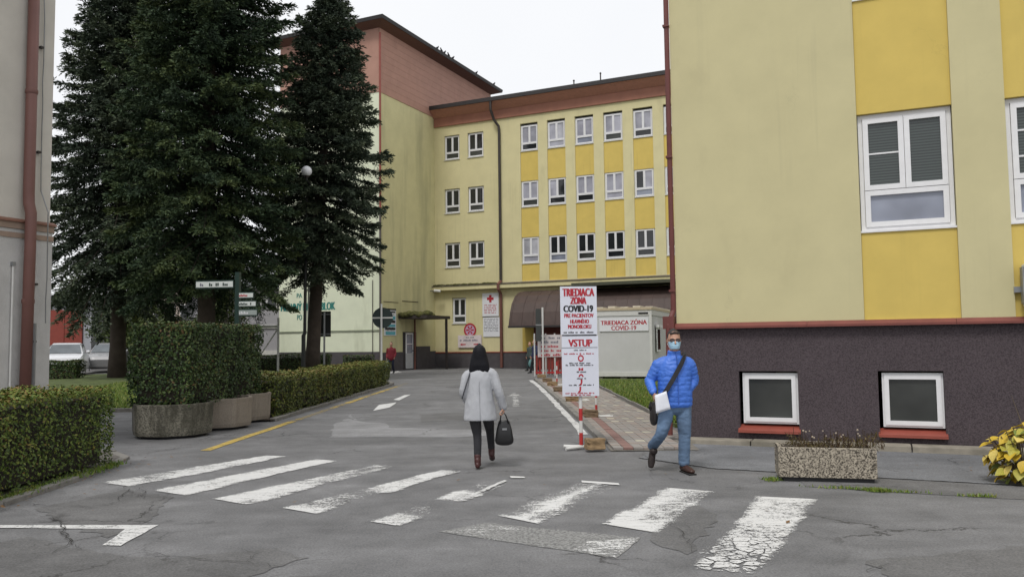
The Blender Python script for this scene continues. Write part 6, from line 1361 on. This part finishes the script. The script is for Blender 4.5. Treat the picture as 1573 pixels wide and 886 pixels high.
# ---- people farther off
def walker(loc, rot, s, label, top, legs, hair, step=.18, bagm=None):
    t = thing('person', loc, label, 'person', None, rot); b = MB(); T = head(b, (0, -.01, 1.47 * s), s)
    chain(b, [(0, 0, 1.35 * s), (0, 0, 1.5 * s)], [.055 * s, .052 * s]); chain(b, [(0, 0, .8 * s), (0, 0, 1.1 * s), (0, 0, 1.36 * s)], [(.14 * s, .1 * s), (.14 * s, .09 * s), (.13 * s, .08 * s)])
    A = [((-.19 * s, 0, 1.34 * s), (-.25 * s, .06, 1.08 * s), (-.23 * s, -.08, .86 * s)), ((.19 * s, 0, 1.34 * s), (.25 * s, -.02, 1.08 * s), (.22 * s, -.12, .90 * s))]
    for k, a in enumerate(A): chain(b, a, [.04 * s, .034 * s, .026 * s]); hand(b, a[2], (0, -.2, -1), ((1, -1)[k], 0, 0), s, .6, (-1, 1)[k])
    Lg = [((-.09 * s, 0, .84 * s), (-.09 * s, -step * .6, .46 * s), (-.09 * s, -step, .09)), ((.09 * s, 0, .84 * s), (.09 * s, -.02, .46 * s), (.09 * s, step, .13))]
    for l in Lg: chain(b, l, [.065 * s, .045 * s, .035 * s])
    fuse('body', b, .012, skin, t, 1); m = MB(); chain(m, [(0, 0, .80 * s), (0, 0, .86 * s), (0, 0, 1.1 * s), (0, 0, 1.28 * s), (0, 0, 1.38 * s), (0, 0, 1.43 * s)], [(.19 * s, .14 * s), (.2 * s, .15 * s), (.195 * s, .14 * s), (.2 * s, .125 * s), (.14 * s, .1 * s), (.07 * s, .07 * s)], 20)
    for a in A: chain(m, [a[0], a[1], lerp(a[1], a[2], .92)], [.075 * s, .06 * s, .05 * s], 14)
    fuse('jacket', m, .014, top, t, 1); m = MB(); chain(m, [(0, 0, .9 * s), (0, 0, .8 * s)], [(.165 * s, .12 * s)] * 2, 18)
    for k, l in enumerate(Lg): leg(m, l[0], l[1], l[2], .095 * s, .066 * s, .055 * s, 16, k)
    fuse('trousers', m, .014, legs, t, 1)
    for l, z in zip(Lg, (.01, .03)): m = MB(); shoe(m, (l[2][0], l[2][1] + .06, z), (l[2][0], l[2][1] - .18, z * .5), (0, 0, 1), .95); fuse('shoe', m, .012, sole, t, 1)
    m = MB(); chain(m, [T(0, .03, .10), T(0, .022, .17), T(0, .012, .225), T(0, .006, .258)], [(.08 * s, .085 * s), (.081 * s, .091 * s), (.066 * s, .08 * s), (.03 * s, .04 * s)], 16); fuse('hair', m, .012, hair, t, 1)
    if bagm:
        p = Vector(A[bagm[0]][2]); R3 = Matrix.Rotation(rot, 3, 'Z'); wp = Vector(loc) + R3 @ (p + Vector((0, -.02, -.34))); bg = thing('carrier_bag', wp - Vector((0, 0, .16)), bagm[2], 'bag'); m = MB()
        chain(m, [wp + Vector((0, 0, -.16)), wp + Vector((0, 0, -.06)), wp + Vector((0, 0, .1)), wp + Vector((0, 0, .2))], [(.12, .07), (.15, .09), (.12, .06), (.05, .02)], 16); m.build('sack', bagm[1], bg, smooth=True); m = MB(); m.tube([wp + Vector((0, 0, .2)), wp + Vector((0, 0, .27))], .012, 6); m.build('handle', bagm[1], bg)
    return t
hd = M('hair_dark', (.03, .02, .016), .6, .2)
q = D(601, 567, 44.0); walker((q.x, 44.0, 0), R_(-8), .98, 'person in a dark red jacket walking beside the tower with a pale blue bag', M('jacket_dark_red', (.20, .012, .022), .7, .15), M('trousers_navy', (.018, .022, .045), .9), hd, .2, (0, M('bag_pale_blue', (.20, .32, .45), .6, .1), 'pale blue carrier bag held by the person in red'))
q = G(822, 573); walker((q.x, q.y, 0), R_(-62), 1.0, 'person in a navy jacket walking left by the stone blocks and the barrier', M('jacket_navy', (.012, .018, .065), .7, .15), M('trousers_black', (.010, .011, .014), .9), hd, .22, (0, M('bag_teal_white', (.10, .22, .22), .6, .3, 9), 'teal and white carrier bag held by the person in navy'))
q = G(815, 570); walker((q.x, q.y + .5, 0), R_(-50), .93, 'person in a grey green jacket just left of the person in navy', M('jacket_grey_green', (.045, .065, .06), .8, .15), M('trousers_dark_teal', (.018, .028, .03), .9), M('hair_auburn', (.12, .045, .025), .6, .2), .15)
